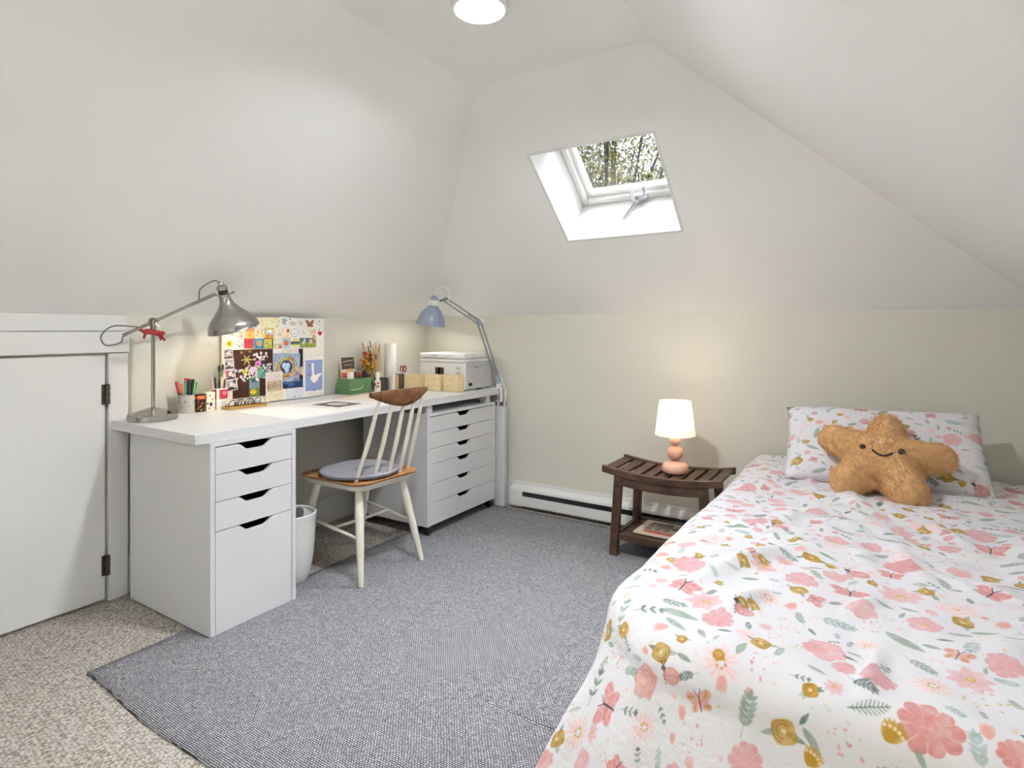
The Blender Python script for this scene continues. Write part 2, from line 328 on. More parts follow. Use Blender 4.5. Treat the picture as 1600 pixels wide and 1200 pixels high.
MOTIFS = [('bfly',-0.498,1.002,0.042,60),('rosebig',-0.402,1.032,0.032,0),('lady',-0.336,1.044,0.018,0),('bflym',-0.276,1.014,0.028,20),('tulip',-0.312,0.99,0.014,0),('tulip',-0.24,1.056,0.016,180),('sprig',-0.198,1.02,0.036,80),('mrose',-0.138,1.014,0.022,0),('mrose',-0.63,0.984,0.017,0),('daisy',-0.588,0.978,0.037,0),('daisy',-0.402,0.96,0.032,10),('peony',-0.192,0.954,0.028,0),('pinkround',-0.66,0.954,0.022,0),('sprigs',-0.36,0.984,0.017,-60),('sprigs',-0.414,0.912,0.015,90),('tulip',-0.33,0.948,0.009,0),('dots',-0.492,0.93,0.024,0),('dots',-0.288,0.954,0.029,0),('dots',-0.18,1.11,0.029,0),('leafd',-0.312,1.08,0.015,-20),('mdot',-0.252,1.098,0.009,0),('mrose',-0.192,1.17,0.019,0),('leaf',-0.354,1.2,0.04,0),('leaf',-0.348,1.158,0.028,-30),('mrose',-0.462,1.134,0.017,0),('sprig3',-0.474,1.17,0.035,80),('mrose',-0.324,1.116,0.011,0),('pflower',-0.318,1.278,0.045,0),('bfly',-0.378,1.314,0.041,-10),('peony',-0.402,1.458,0.043,0),('dots',-0.492,1.086,0.034,0),('tulip',-0.396,1.086,0.011,30),('tulip',-0.372,1.14,0.018,100),('tulip',-0.57,1.176,0.016,80),('fleaf',-0.336,1.41,0.022,-50),('sprigs',-0.45,1.104,0.015,-60),('sprig',-0.384,1.236,0.032,0),('mdots',-0.618,1.05,0.023,0),('mrose',-0.246,1.29,0.012,0),('lady',-0.24,1.272,0.019,20),('peony',-0.156,1.494,0.036,-20),('pflower',-0.24,1.518,0.033,0),('rose',-0.108,1.224,0.021,0),('mrose',-0.102,1.092,0.013,0),('daisy',-0.246,1.086,0.04,0),('rose2',-0.564,0.918,0.032,0),('leafd',-0.258,1.176,0.014,10),('leaf',-0.294,1.146,0.021,-60),('peonyr',0.06,1.086,0.044,0),('fan',0.012,1.062,0.024,-30),('fan',-0.096,0.99,0.02,-30),('fleafd',-0.018,1.092,0.031,20),('sprigd',-0.03,1.14,0.027,-40),('peony',-0.006,1.164,0.028,0),('rose',-0.09,1.224,0.039,0),('leaf',0.036,1.332,0.04,-40),('leaf',0.078,1.326,0.017,-30),('bflym',0.114,1.302,0.027,-20),('daisy',0.072,1.194,0.036,0),('pflower',0.126,1.242,0.037,0),('peony',0.18,1.302,0.03,0),('mdots',0.138,1.194,0.032,0),('dots',-0.048,1.02,0.032,0),('tulip',0.132,1.104,0.016,0),('sprigw',0.12,1.068,0.029,100),('peonyr',0.162,1.08,0.023,30),('pflower',0.036,1.566,0.051,0),('bfly',-0.06,1.5,0.044,0),('bfly',0.204,1.668,0.036,-30),('mrose',0.084,1.608,0.018,0),('mrose',0.138,1.482,0.021,0),('rose',0.072,1.422,0.033,0),('rosep',0.132,1.536,0.042,0),('daisy',-0.024,1.29,0.024,0),('sprig',0.054,1.26,0.029,-40),('sprigw',-0.084,1.344,0.037,0),('rose2',-0.036,1.416,0.032,0),('dots',-0.018,1.374,0.029,0),('leaf',0.006,1.464,0.017,0),('leaf',0.048,1.476,0.019,-20),('mdots',0.186,1.374,0.01,0),('peony',0.042,1.734,0.043,0),('mrose',-0.15,1.65,0.023,0),('fleaf',0.072,1.632,0.015,-20),('mrose',-0.102,1.092,0.014,0),('leafd',-0.108,1.044,0.013,60),('leaf',-0.096,1.014,0.021,-50),('sprigs',-0.12,1.11,0.016,0),('leaf',-0.096,1.14,0.016,-20),('leaf',0.15,1.278,0.009,80),('sprigw',0.168,1.26,0.021,-10),('leafd',-0.048,1.218,0.013,-20),('leaf',-0.36,1.806,0.035,0),('rosep',-0.396,1.68,0.035,0),('rose2',-0.438,1.56,0.028,0),('mrose',-0.45,1.458,0.013,0),('mrose',-0.198,1.746,0.019,0),('sprig',-0.21,1.632,0.032,-30),('peony',-0.324,1.878,0.038,0),('lady',-0.252,1.866,0.023,0),('mrose',-0.246,1.542,0.014,0),('mrose',-0.264,1.908,0.015,0),('sprigw',-0.348,1.77,0.028,-10),('tulip',-0.36,1.698,0.016,0),('bflym',-0.27,1.536,0.021,-30),('fleaf',-0.3,1.452,0.015,20),('leaf',-0.258,1.44,0.02,20),('pflower',-0.204,1.59,0.024,0),('mrose',-0.45,1.746,0.014,0),('pflower',0.0,2.226,0.036,0),('peony',-0.18,2.13,0.036,0),('bfly',0.18,2.31,0.033,0),('rosep',0.108,2.178,0.051,0),('rose',0.048,2.088,0.033,0),('leaf',0.012,1.962,0.036,-30),('leaf',0.054,1.956,0.02,-20),('bflym',0.096,2.01,0.028,0),('peony',-0.024,1.896,0.027,0),('peony',0.156,1.992,0.029,0),('rose',-0.108,1.86,0.035,0),('mrose',-0.15,1.65,0.023,0),('fan',-0.108,1.632,0.019,-10),('peony',0.042,1.74,0.042,0),('bfly',0.252,2.052,0.046,-10),('rose',0.162,1.812,0.028,0),('mrose',0.222,1.818,0.02,-20),('sprig',0.27,1.926,0.036,0),('peony',0.246,2.19,0.041,0),('fleaf',0.294,2.202,0.033,-20),('bfly',0.018,1.668,0.03,0),('lady',-0.048,1.626,0.025,-15),('mrose',0.108,2.154,0.019,0),('mrose',0.192,2.196,0.019,0),('leaf',0.282,1.866,0.021,10),('sprigw',-0.108,1.962,0.037,0),('mrose',-0.192,2.37,0.02,0),('peony',0.006,2.418,0.034,0),('mrose',0.18,2.46,0.021,0),('leaf',0.264,2.532,0.034,0),('peonyr',0.432,2.958,0.033,0),('peonyr',0.402,2.694,0.025,0),('sprig',0.33,2.484,0.037,0),('mrose',0.048,2.268,0.018,0),('sprig',-0.156,2.082,0.031,0),('dots',0.114,1.896,0.037,0),('mdots',-0.06,1.698,0.021,0),('leaf',0.078,1.638,0.015,-10),('fleaf',-0.036,1.734,0.025,0),('rose2',-0.096,1.572,0.027,0),('rosep',0.048,1.8,0.029,0),('leaf',-0.402,2.502,0.032,0),('peony',-0.444,2.352,0.043,0),('bfly',-0.492,2.796,0.042,0),('rose',-0.372,2.682,0.036,0),('leaf',-0.36,1.806,0.033,-10),('peony',-0.336,1.902,0.029,0),('mrose',-0.264,1.902,0.017,0),('pflower',-0.372,2.466,0.029,0),('leafd',-0.534,2.544,0.031,0),('rose2',-0.438,2.142,0.033,0),('mrose',-0.192,2.364,0.02,0),('dots',-0.438,2.262,0.042,0),('leaf',-0.432,2.958,0.031,0),('bfly',-0.414,2.028,0.037,0)]
PINK, ROSE, DEEP, PALE, BLUSH = (214,150,152), (206,138,138), (200,116,110), (240,214,212), (232,190,188)
MUST, MUSTD, SAGE, SAGED, SAGEL, INK = (186,142,50), (140,98,34), (138,158,142), (84,104,86), (168,186,178), (46,42,48)
def motif(c, kind, x, y, R, rot, rg):
    rot = math.radians(rot); P = lambda d, a: (x+d*R*math.cos(rot+a), y+d*R*math.sin(rot+a))
    if kind in ('pflower', 'daisy'):
        n = 8 if kind == 'pflower' else 13; col = (226,170,176) if kind == 'pflower' else (240,212,210); ph = rg.uniform(0, 6)
        for i in range(n):
            a = ph+2*PI*i/n+rg.uniform(-.1, .1); q = rg.uniform(.85, 1.05)
            c.leaf(x+.12*R*math.cos(a), y+.12*R*math.sin(a), x+R*q*math.cos(a), y+R*q*math.sin(a), R*(.5 if n == 8 else .26), col, .85)
            c.line(x+.2*R*math.cos(a), y+.2*R*math.sin(a), x+.7*R*math.cos(a), y+.7*R*math.sin(a), R*.04, (206,140,146), .45)
        if kind == 'pflower':
            c.ell(x, y, R*.2, R*.17, (226,186,110)); c.ring(x, y, R*.14, R*.12, R*.05, MUST, .8)
        else:
            for i in range(6): c.ell(x+R*.2*math.cos(i*1.1+ph), y+R*.2*math.sin(i*1.1+ph), R*.07, R*.05, MUST, 1, i)
    elif kind in ('peony', 'peonyr', 'pinkround'):
        col = DEEP if kind == 'peonyr' else (212,146,150); n = 9; ph = rg.uniform(0, 6)
        if kind == 'pinkround': col = (208,132,128)
        c.polar(x, y, R, lambda t: .80+.2*np.abs(np.cos((t+ph)*n/2))**.6*np.sign(1)+.06*np.sin(t*3+ph), col, .92)
        for i in range(16):
            a = rg.uniform(0, 6.28); d = rg.uniform(.15, .6); c.ell(x+d*R*math.cos(a), y+d*R*math.sin(a), R*.18, R*.06, tuple(min(255, k+22) for k in col), .55, a)
        for i in range(n):
            a = -ph+2*PI*(i+.5)/n; c.line(x+.5*R*math.cos(a), y+.5*R*math.sin(a), x+.95*R*math.cos(a), y+.95*R*math.sin(a), R*.04, (240,220,216), .6)
    elif kind in ('rose', 'rosebig', 'rose2', 'rosep'):
        col = {'rose': (222,160,166), 'rosebig': (212,146,138), 'rose2': (222,164,166), 'rosep': (240,208,210)}[kind]; ph = rg.uniform(0, 6)
        c.polar(x, y, R, lambda t: .9+.08*np.sin(5*t+ph)+.04*np.sin(9*t), col, .9)
        for k in range(5):
            q = .84-.15*k; c.ring(x+rg.uniform(-.05, .05)*R, y+rg.uniform(-.05, .05)*R, R*q, R*q*.9, R*.07, tuple(min(255, v+(26 if k % 2 else -12)) for v in col), .65, ph, rg.uniform(-3, -1.5), rg.uniform(1, 3))
        c.ell(x, y, R*.24, R*.2, (226,186,128) if kind == 'rose' else (236,196,186), .9)
        for i in range(5): c.ell(x+rg.uniform(-.15, .15)*R, y+rg.uniform(-.15, .15)*R, R*.04, R*.03, DEEP, .8)
    elif kind == 'mrose':
        ph = rg.uniform(0, 6)
        c.leaf(x, y, x+R*1.7*math.cos(ph), y+R*1.7*math.sin(ph), R*.5, SAGE, .9); c.leaf(x, y, x+R*1.6*math.cos(ph+2.6), y+R*1.6*math.sin(ph+2.6), R*.45, SAGED, .8)
        c.polar(x, y, R, lambda t: .92+.07*np.sin(4*t+ph), MUST)
        for q in (.8, .55): c.ring(x, y, R*q, R*q*.92, R*.12, MUSTD, .75, ph, -2.6, 1.2)
        c.ring(x, y, R*.66, R*.6, R*.07, (222,190,116), .8, ph, -.5, 2.8); c.ell(x, y, R*.2, R*.17, (240,226,190))
    elif kind == 'mdot': c.ell(x, y, R, R*.95, MUST); c.ring(x, y, R*.7, R*.7, R*.2, (160,116,40), .6)
    elif kind in ('leaf', 'leafd'):
        col = SAGE if kind == 'leaf' else SAGED; x0, y0 = P(1, PI); x1, y1 = P(1, 0)
        c.leaf(x0, y0, x1, y1, R*.62, col, .95); c.line(x0, y0, x1, y1, R*.04, tuple(int(k*.8) for k in col), .6)
        for k in range(-3, 4):
            for sg in (1, -1):
                mx, my = x+k*.22*R*math.cos(rot), y+k*.22*R*math.sin(rot); a = rot+sg*.8; c.line(mx, my, mx+.2*R*math.cos(a), my+.2*R*math.sin(a), R*.025, (190,204,192), .5)
    elif kind in ('fleaf', 'fleafd'):
        col = (120,140,138) if kind == 'fleaf' else (70,84,76); x0, y0 = P(1, PI); x1, y1 = P(1, 0)
        c.leaf(x0, y0, x1, y1, R*.85, (214,220,214), .9); c.line(x0, y0, x1, y1, R*.05, col)
        for k in range(-4, 5):
            for sg in (1, -1):
                mx, my = x+k*.2*R*math.cos(rot), y+k*.2*R*math.sin(rot); a = rot+sg*1.0; ln = .42*R*(1-(k*.2)**2); c.line(mx, my, mx+ln*math.cos(a), my+ln*math.sin(a), R*.045, col, .9)
    elif kind in ('sprig', 'sprigs', 'sprigd', 'sprigw', 'sprig3'):
        col = {'sprig': (132,152,140), 'sprigs': (86,104,88), 'sprigd': (96,108,104), 'sprigw': (150,172,170), 'sprig3': (146,166,156)}[kind]
        x0, y0 = P(1, PI); x1, y1 = P(1, 0); c.line(x0, y0, x1, y1, R*.04, col, .9); n = 3 if kind in ('sprig3', 'sprigs') else 5
        for i in range(n):
            q = -.5+1.3*i/(n-1) if n > 1 else 0; mx, my = x+q*.9*R*math.cos(rot), y+q*.9*R*math.sin(rot)
            for sg in (1, -1):
                a = rot+sg*(.75+rg.uniform(-.15, .15)); ln = R*(.62-.2*abs(q)); c.leaf(mx, my, mx+ln*math.cos(a), my+ln*math.sin(a), R*.22, col, .92)
        c.leaf(x+.8*R*math.cos(rot), y+.8*R*math.sin(rot), x+1.25*R*math.cos(rot), y+1.25*R*math.sin(rot), R*.22, col, .92)
    elif kind in ('bfly', 'bflym'):
        col = (212,136,136) if kind == 'bfly' else (222,160,150); c2 = (228,176,176) if kind == 'bfly' else MUST
        a = rot+PI/2
        for sg in (1, -1):
            for (d, da, w) in ((1.0, .95, .62), (.75, 2.15, .5)):
                t = a-sg*da; c.leaf(x, y, x+d*R*math.cos(t), y+d*R*math.sin(t), R*w*1.2, col, .92); c.ell(x+.75*d*R*math.cos(t), y+.75*d*R*math.sin(t), R*w*.5, R*w*.42, col, .92)
                for k in range(4): c.ell(x+(.5+.12*k)*d*R*math.cos(t+.1*(k-1.5)), y+(.5+.12*k)*d*R*math.sin(t+.1*(k-1.5)), R*.09, R*.07, c2, .8)
        c.line(x-.5*R*math.cos(a), y-.5*R*math.sin(a), x+.3*R*math.cos(a), y+.3*R*math.sin(a), R*.07, INK)
        for sg in (1, -1): c.line(x+.3*R*math.cos(a), y+.3*R*math.sin(a), x+.8*R*math.cos(a+sg*.3), y+.8*R*math.sin(a+sg*.3), R*.04, INK)
    elif kind == 'lady':
        c.ell(x, y, R, R*.85, (206,130,126)); 
        for i in range(8): c.ell(x+R*rg.uniform(-.6, .6), y+R*rg.uniform(-.5, .5), R*.12, R*.12, (232,184,178), .9)
        c.ell(x-R*.95, y+R*.6, R*.28, R*.24, INK)
        for i in range(5): c.ell(x-R*(.95-.08*abs(i-2)), y+R*(.6-.35*i), R*.09, R*.07, INK)
        for k in (0, .5): c.line(x-R*.95, y+R*.7, x-R*(1.0+k-.3), y+R*1.3, R*.08, INK)
    elif kind == 'tulip':
        for sg in (-.45, 0, .45):
            a = rot+PI/2+sg; c.leaf(x-R*.8*math.cos(rot+PI/2), y-R*.8*math.sin(rot+PI/2), x+R*math.cos(a), y+R*math.sin(a), R*.75, (222,160,152), .85)
    elif kind in ('dots', 'mdots'):
        for i in range(int(13)):
            a = rg.uniform(0, 6.28); d = R*math.sqrt(rg.random()); q = R*rg.uniform(.05, .1)
            c.ell(x+d*math.cos(a), y+d*math.sin(a), q*1.2, q*.85, rg.choice([(208,134,132),(220,160,156)]) if kind == 'dots' else rg.choice([MUST, (206,166,86)]), .9, rg.uniform(0, 3))
    elif kind == 'fan':
        a0 = rot+PI/2
        for i in range(7):
            t = a0-.9+.3*i; c.leaf(x-R*.6*math.cos(a0), y-R*.6*math.sin(a0), x+R*.95*math.cos(t), y+R*.95*math.sin(t), R*.5, MUST)
        for i in range(5):
            t = a0-.6+.3*i; c.ell(x-R*.6*math.cos(a0)+R*1.0*math.cos(t), y-R*.6*math.sin(a0)+R*1.0*math.sin(t), R*.12, R*.12, (240,228,206))
PXM = 900                                                    # print pixels per metre of cloth
fab = Canvas(int((DU1-DU0)*PXM), int((DV1-DV0)*PXM), (227,226,230))
def paint_floral():
    rg = random.Random(5); placed = []
    ng = np.random.default_rng(3); wash = np.zeros((fab.h, fab.w), np.float32)
    for k, amp in ((14, .5), (5, .5)):                       # watercolour unevenness of the printed inks
        lo = ng.random((fab.h//k+3, fab.w//k+3)).astype(np.float32); yy = np.arange(fab.h)/k; xx = np.arange(fab.w)/k
        y0 = yy.astype(int); x0 = xx.astype(int); fy = (yy-y0)[:, None]; fx = (xx-x0)[None]
        wash += amp*((lo[y0][:, x0]*(1-fx)+lo[y0][:, x0+1]*fx)*(1-fy)+(lo[y0+1][:, x0]*(1-fx)+lo[y0+1][:, x0+1]*fx)*fy)
    fab.wash = .42+.62*np.clip(wash, 0, 1)
    def put(kind, u, v, R, rot):
        placed.append((u, v, R)); motif(fab, kind, (u-DU0)*PXM, (v-DV0)*PXM, R*PXM, rot, rg)
    pool = ['pflower','peony','rose','leaf','sprig','bfly','tulip','daisy','rosep','mrose','leafd','sprigs','fleaf','sprig3','rose2','dots','sprigw','leaf','sprigw','leaf','sprig3','sprigs','sprigd','sprigw','sprig','rosep','mdots','daisy']
    todo = [(k, u, v, max(.011, R), r) for k, u, v, R, r in MOTIFS]
    pts = [(u, v, R) for _, u, v, R, _ in todo]
    for i in range(7000):
        u = rg.uniform(DU0, DU1); v = rg.uniform(DV0, DV1); k = rg.choice(pool); R = rg.uniform(.011, .034)*(.75 if k in ('mrose','tulip','lady') else 1)
        if any((u-a)**2+(v-b)**2 < ((R+q)*.84)**2 for a, b, q in pts): continue
        pts.append((u, v, R)); todo.append((k, u, v, R, rg.uniform(0, 360)))
    for i in range(2600):                                    # small petals and dots between the flowers
        u = rg.uniform(DU0, DU1); v = rg.uniform(DV0, DV1)
        if any((u-a)**2+(v-b)**2 < (q*.9+.006)**2 for a, b, q in pts): continue
        fab.ell((u-DU0)*PXM, (v-DV0)*PXM, PXM*rg.uniform(.002, .006), PXM*rg.uniform(.0015, .004), rg.choice([(230,180,180),(236,208,206),(214,180,110),(188,202,196),(230,190,186)]), .8, rg.uniform(0, 3))
    rg.shuffle(todo)
    for a in sorted(todo, key=lambda q: q[0] not in ('daisy', 'rosep', 'dots', 'mdots')): put(*a)
paint_floral()
IM_FAB = fab.image('floral_print'); M_FLORAL = print_mat('floral_cotton', IM_FAB, .75, bump=.42, bscale=22, sheen=.1)
# ------------------------------------------------------------------ room shell
XW, YW, EL, EB, HC = -2.69, 3.127, 1.172, 1.197, 2.14
YT, XT, XR0, XRW = 2.02, -1.462, -.706, .563               # top edges of the sloped ceilings
YF = -2.2; RS = .086
xr = lambda y: XR0+RS*(YT-y)                                # right slope's top edge runs slightly askew
xw = lambda y: XRW+RS*(YW-y)
def carpet_material():
    m = bpy.data.materials.new('berber_carpet'); m.use_nodes = True; N = m.node_tree.nodes; L = m.node_tree.links; b = N['Principled BSDF']
    tc = N.new('ShaderNodeTexCoord'); mp = N.new('ShaderNodeMapping'); mp.inputs['Scale'].default_value = (1, .62, 1); mp.inputs['Rotation'].default_value = (0,0,.05)
    v = N.new('ShaderNodeTexVoronoi'); v.inputs['Scale'].default_value = 165; v.inputs['Randomness'].default_value = .65
    r = N.new('ShaderNodeValToRGB'); r.color_ramp.elements[0].color = lin((234,226,217))+(1,); r.color_ramp.elements[1].color = lin((150,141,127))+(1,)
    r.color_ramp.elements[0].position = .25; r.color_ramp.elements[1].position = .75
    n = N.new('ShaderNodeTexNoise'); n.inputs['Scale'].default_value = 60; n.inputs['Detail'].default_value = 3
    mx = N.new('ShaderNodeMixRGB'); mx.blend_type = 'MULTIPLY'; mx.inputs['Fac'].default_value = .35
    L.new(tc.outputs['Object'], mp.inputs[0]); L.new(mp.outputs[0], v.inputs['Vector']); L.new(mp.outputs[0], n.inputs['Vector'])
    L.new(v.outputs['Distance'], r.inputs['Fac']); L.new(r.outputs['Color'], mx.inputs[1]); L.new(n.outputs['Fac'], mx.inputs[2]); L.new(mx.outputs[0], b.inputs['Base Color'])
    b.inputs['Roughness'].default_value = .95; b.inputs['Specular IOR Level'].default_value = .1
    bp = N.new('ShaderNodeBump'); bp.invert = True; bp.inputs['Strength'].default_value = .7; bp.inputs['Distance'].default_value = .006
    L.new(v.outputs['Distance'], bp.inputs['Height']); L.new(bp.outputs['Normal'], b.inputs['Normal']); return m
def rug_material():
    m = bpy.data.materials.new('woven_rug'); m.use_nodes = True; N = m.node_tree.nodes; L = m.node_tree.links; b = N['Principled BSDF']
    tc = N.new('ShaderNodeTexCoord'); mp = N.new('ShaderNodeMapping'); L.new(tc.outputs['Object'], mp.inputs[0])
    nd = N.new('ShaderNodeTexNoise'); nd.inputs['Scale'].default_value = 14; nd.inputs['Detail'].default_value = 3; L.new(mp.outputs[0], nd.inputs['Vector'])
    va = N.new('ShaderNodeVectorMath'); va.operation = 'SCALE'; va.inputs['Scale'].default_value = .010; L.new(nd.outputs['Color'], va.inputs[0])
    ad = N.new('ShaderNodeVectorMath'); ad.operation = 'ADD'; L.new(mp.outputs[0], ad.inputs[0]); L.new(va.outputs[0], ad.inputs[1])
    br = N.new('ShaderNodeTexBrick'); br.inputs['Scale'].default_value = 1; br.inputs['Brick Width'].default_value = .0095; br.inputs['Row Height'].default_value = .0058
    br.inputs['Mortar Size'].default_value = .0014; br.inputs['Mortar Smooth'].default_value = .5; br.offset = .5
    br.inputs['Color1'].default_value = lin((226,226,228))+(1,); br.inputs['Color2'].default_value = lin((196,196,200))+(1,); br.inputs['Mortar'].default_value = lin((76,74,80))+(1,)
    L.new(ad.outputs[0], br.inputs['Vector'])
    n = N.new('ShaderNodeTexNoise'); n.inputs['Scale'].default_value = 190; n.inputs['Detail'].default_value = 2; L.new(mp.outputs[0], n.inputs['Vector'])
    r = N.new('ShaderNodeValToRGB'); r.color_ramp.elements[0].position = .36; r.color_ramp.elements[1].position = .56; r.color_ramp.elements[0].color = (.42,.42,.43,1); r.color_ramp.elements[1].color = (1,1,1,1)
    L.new(n.outputs['Fac'], r.inputs['Fac'])
    mx = N.new('ShaderNodeMixRGB'); mx.blend_type = 'MULTIPLY'; mx.inputs['Fac'].default_value = .8; L.new(br.outputs['Color'], mx.inputs[1]); L.new(r.outputs[0], mx.inputs[2])
    n3 = N.new('ShaderNodeTexNoise'); n3.inputs['Scale'].default_value = 75; n3.inputs['Detail'].default_value = 5; n3.inputs['Roughness'].default_value = .75; L.new(mp.outputs[0], n3.inputs['Vector'])
    r3 = N.new('ShaderNodeValToRGB'); r3.color_ramp.elements[0].position = .36; r3.color_ramp.elements[1].position = .62; r3.color_ramp.elements[0].color = (.66,.66,.67,1); r3.color_ramp.elements[1].color = (1.0,1.0,1.0,1); L.new(n3.outputs['Fac'], r3.inputs['Fac'])
    m3 = N.new('ShaderNodeMixRGB'); m3.blend_type = 'MULTIPLY'; m3.inputs['Fac'].default_value = 1; L.new(mx.outputs[0], m3.inputs[1]); L.new(r3.outputs[0], m3.inputs[2])
    L.new(m3.outputs[0], b.inputs['Base Color']); b.inputs['Roughness'].default_value = .95; b.inputs['Specular IOR Level'].default_value = .1
    bp = N.new('ShaderNodeBump'); bp.invert = True; bp.inputs['Strength'].default_value = .5; bp.inputs['Distance'].default_value = .003
    L.new(br.outputs['Fac'], bp.inputs['Height']); L.new(bp.outputs['Normal'], b.inputs['Normal']); return m
M_CARPET = carpet_material(); M_RUG = rug_material()
struct(MB().slab([(XW,YF,0),(xw(YF),YF,0),(XRW,YW,0),(XW,YW,0)], [(0,1,2,3)], (0,0,-.15)).build('floor', M_CARPET, smooth=False))
struct(MB().slab([(XW,YF,0),(XW,YW,0),(XW,YW,EL),(XW,YF,EL)], [(0,1,2,3)], (-.14,0,0)).build('wall_left', M_WALL, smooth=False))
HX = XW+(EB-EL)/((HC-EL)/(XT-XW))
struct(MB().slab([(XW,YW,0),(XRW,YW,0),(XRW,YW,EB),(HX,YW,EB),(XW,YW,EL)], [(0,1,2,3,4)], (0,.14,0)).build('wall_back', M_WALL, smooth=False))
struct(MB().slab([(XRW,YW,0),(xw(YF),YF,0),(xw(YF),YF,EB),(XRW,YW,EB)], [(0,1,2,3)], (.14,0,0)).build('wall_right', M_WALL, smooth=False))
struct(MB().slab([(XT,YF,HC),(xr(YF),YF,HC),(XR0,YT,HC),(XT,YT,HC)], [(0,1,2,3)], (0,0,.14)).build('ceiling', M_SLOPE, smooth=False))
struct(MB().slab([(XW,YF,EL),(XW,YW,EL),(HX,YW,EB),(XT,YT,HC),(XT,YF,HC)], [(0,1,2,3,4)], (-.09,0,.11)).build('ceiling_left', M_SLOPE, smooth=False))
RP = lambda y, t: (xw(y)+t*(xr(y)-xw(y)), y, EB+t*(HC-EB))       # point on the right slope
nR = Vector((HC-EB, RS*(HC-EB), XRW-RS*(YT-YW)-XR0)).normalized()   # outward
RY0, RY1, RT0, RT1 = -1.0, -.30, .22, .85                   # unseen roof window added for daylight fill, in the right slope behind the camera
ro = [(XRW,YW,EB),(xw(YF),YF,EB),(xr(YF),YF,HC),(XR0,YT,HC)]; ri = [RP(RY1,RT0),RP(RY0,RT0),RP(RY0,RT1),RP(RY1,RT1)]
struct(MB().slab(ro+ri, [(0,1,5,4),(1,2,6,5),(2,3,7,6),(3,0,4,7)], tuple(nR*.2)).build('ceiling_right', M_SLOPE, smooth=False))
TB = (HC-EB)/(YW-YT); nB = Vector((0, TB, 1)).normalized(); dB = Vector((0, nB.z, -nB.y)); ZB = lambda y: EB+(YW-y)*TB
SX0, SX1, SY0, SY1 = -1.374, -.771, 2.288, 2.701            # skylight opening
hp = [(SX0,SY1,ZB(SY1)),(SX1,SY1,ZB(SY1)),(SX1,SY0,ZB(SY0)),(SX0,SY0,ZB(SY0))]
struct(MB().slab([(HX,YW,EB),(XRW,YW,EB),(XR0,YT,HC),(XT,YT,HC)]+hp, [(0,1,5,4),(1,2,6,5),(2,3,7,6),(3,0,4,7)], tuple(nB*.30)).build('ceiling_back', M_SLOPE, smooth=False))
struct(MB().slab([(XW,YF,0),(xw(YF),YF,0),(xw(YF),YF,EB),(xr(YF),YF,HC),(XT,YF,HC),(XW,YF,EL)], [(0,1,2,3,4,5)], (0,-.14,0)).build('wall_front', M_WALL, smooth=False))
def glass_material(name='window_glass', tint=(.96,.96,.96,1)):
    m = bpy.data.materials.new(name); m.use_nodes = True; N = m.node_tree.nodes; L = m.node_tree.links
    N.remove(N['Principled BSDF']); o = N['Material Output']; t = N.new('ShaderNodeBsdfTransparent'); t.inputs[0].default_value = tint
    g = N.new('ShaderNodeBsdfGlossy'); g.inputs['Roughness'].default_value = .02; f = N.new('ShaderNodeFresnel'); f.inputs['IOR'].default_value = 1.45
    mx = N.new('ShaderNodeMixShader'); L.new(f.outputs[0], mx.inputs[0]); L.new(t.outputs[0], mx.inputs[1]); L.new(g.outputs[0], mx.inputs[2]); L.new(mx.outputs[0], o.inputs[0]); return m
M_GLASS = glass_material()
w2 = bpy.data.objects.new('fill_window_2', None); COL.objects.link(w2); struct(w2)  # holds frame and pane of the added fill window
def rbar(y0, y1, t0, t1, d0, d1, name, m):
    q = [Vector(RP(y1,t0)),Vector(RP(y0,t0)),Vector(RP(y0,t1)),Vector(RP(y1,t1))]
    MB().slab([tuple(p+nR*d0) for p in q], [(0,1,2,3)], tuple(nR*(d1-d0))).build(name, m, w2, smooth=False)
for y0, y1, t0, t1 in ((RY0,RY0+.05,RT0,RT1),(RY1-.05,RY1,RT0,RT1),(RY0+.05,RY1-.05,RT0,RT0+.035),(RY0+.05,RY1-.05,RT1-.035,RT1)): rbar(y0, y1, t0, t1, .13, .19, 'frame', M_WGLOSS)
rbar(RY0+.03, RY1-.03, RT0+.02, RT1-.02, .155, .16, 'pane', M_GLASS)
def portal(name, loc, d, sx, sy):
    l = bpy.data.lights.new(name, 'AREA'); l.shape = 'RECTANGLE'; l.size = sx; l.size_y = sy; l.cycles.is_portal = True
    o = bpy.data.objects.new(name, l); o.location = loc; o.rotation_euler = Vector(d).to_track_quat('-Z', 'Y').to_euler(); COL.objects.link(o)
portal('fill_window_portal', Vector(RP((RY0+RY1)/2,(RT0+RT1)/2))+nR*.22, -nR, .8, .7)
smid = Vector(((SX0+SX1)/2, (SY0+SY1)/2, ZB((SY0+SY1)/2)))
portal('skylight_portal', smid+nB*.33, -nB, .6, .56)
# skylight: shaft lining, frame, sash, pane, crank  (local frame: x, down the slope, out along the normal)
SL = (SY1-SY0)/nB.z; sw = SX1-SX0
RB = Matrix(((1,0,0),(0,dB.y,nB.y),(0,dB.z,nB.z))).transposed() if False else Matrix((Vector((1,0,0)), dB, -nB)).transposed()
sky = bpy.data.objects.new('window_1', None); sky.matrix_world = Matrix.Translation(smid) @ RB.to_4x4(); COL.objects.link(sky); struct(sky)
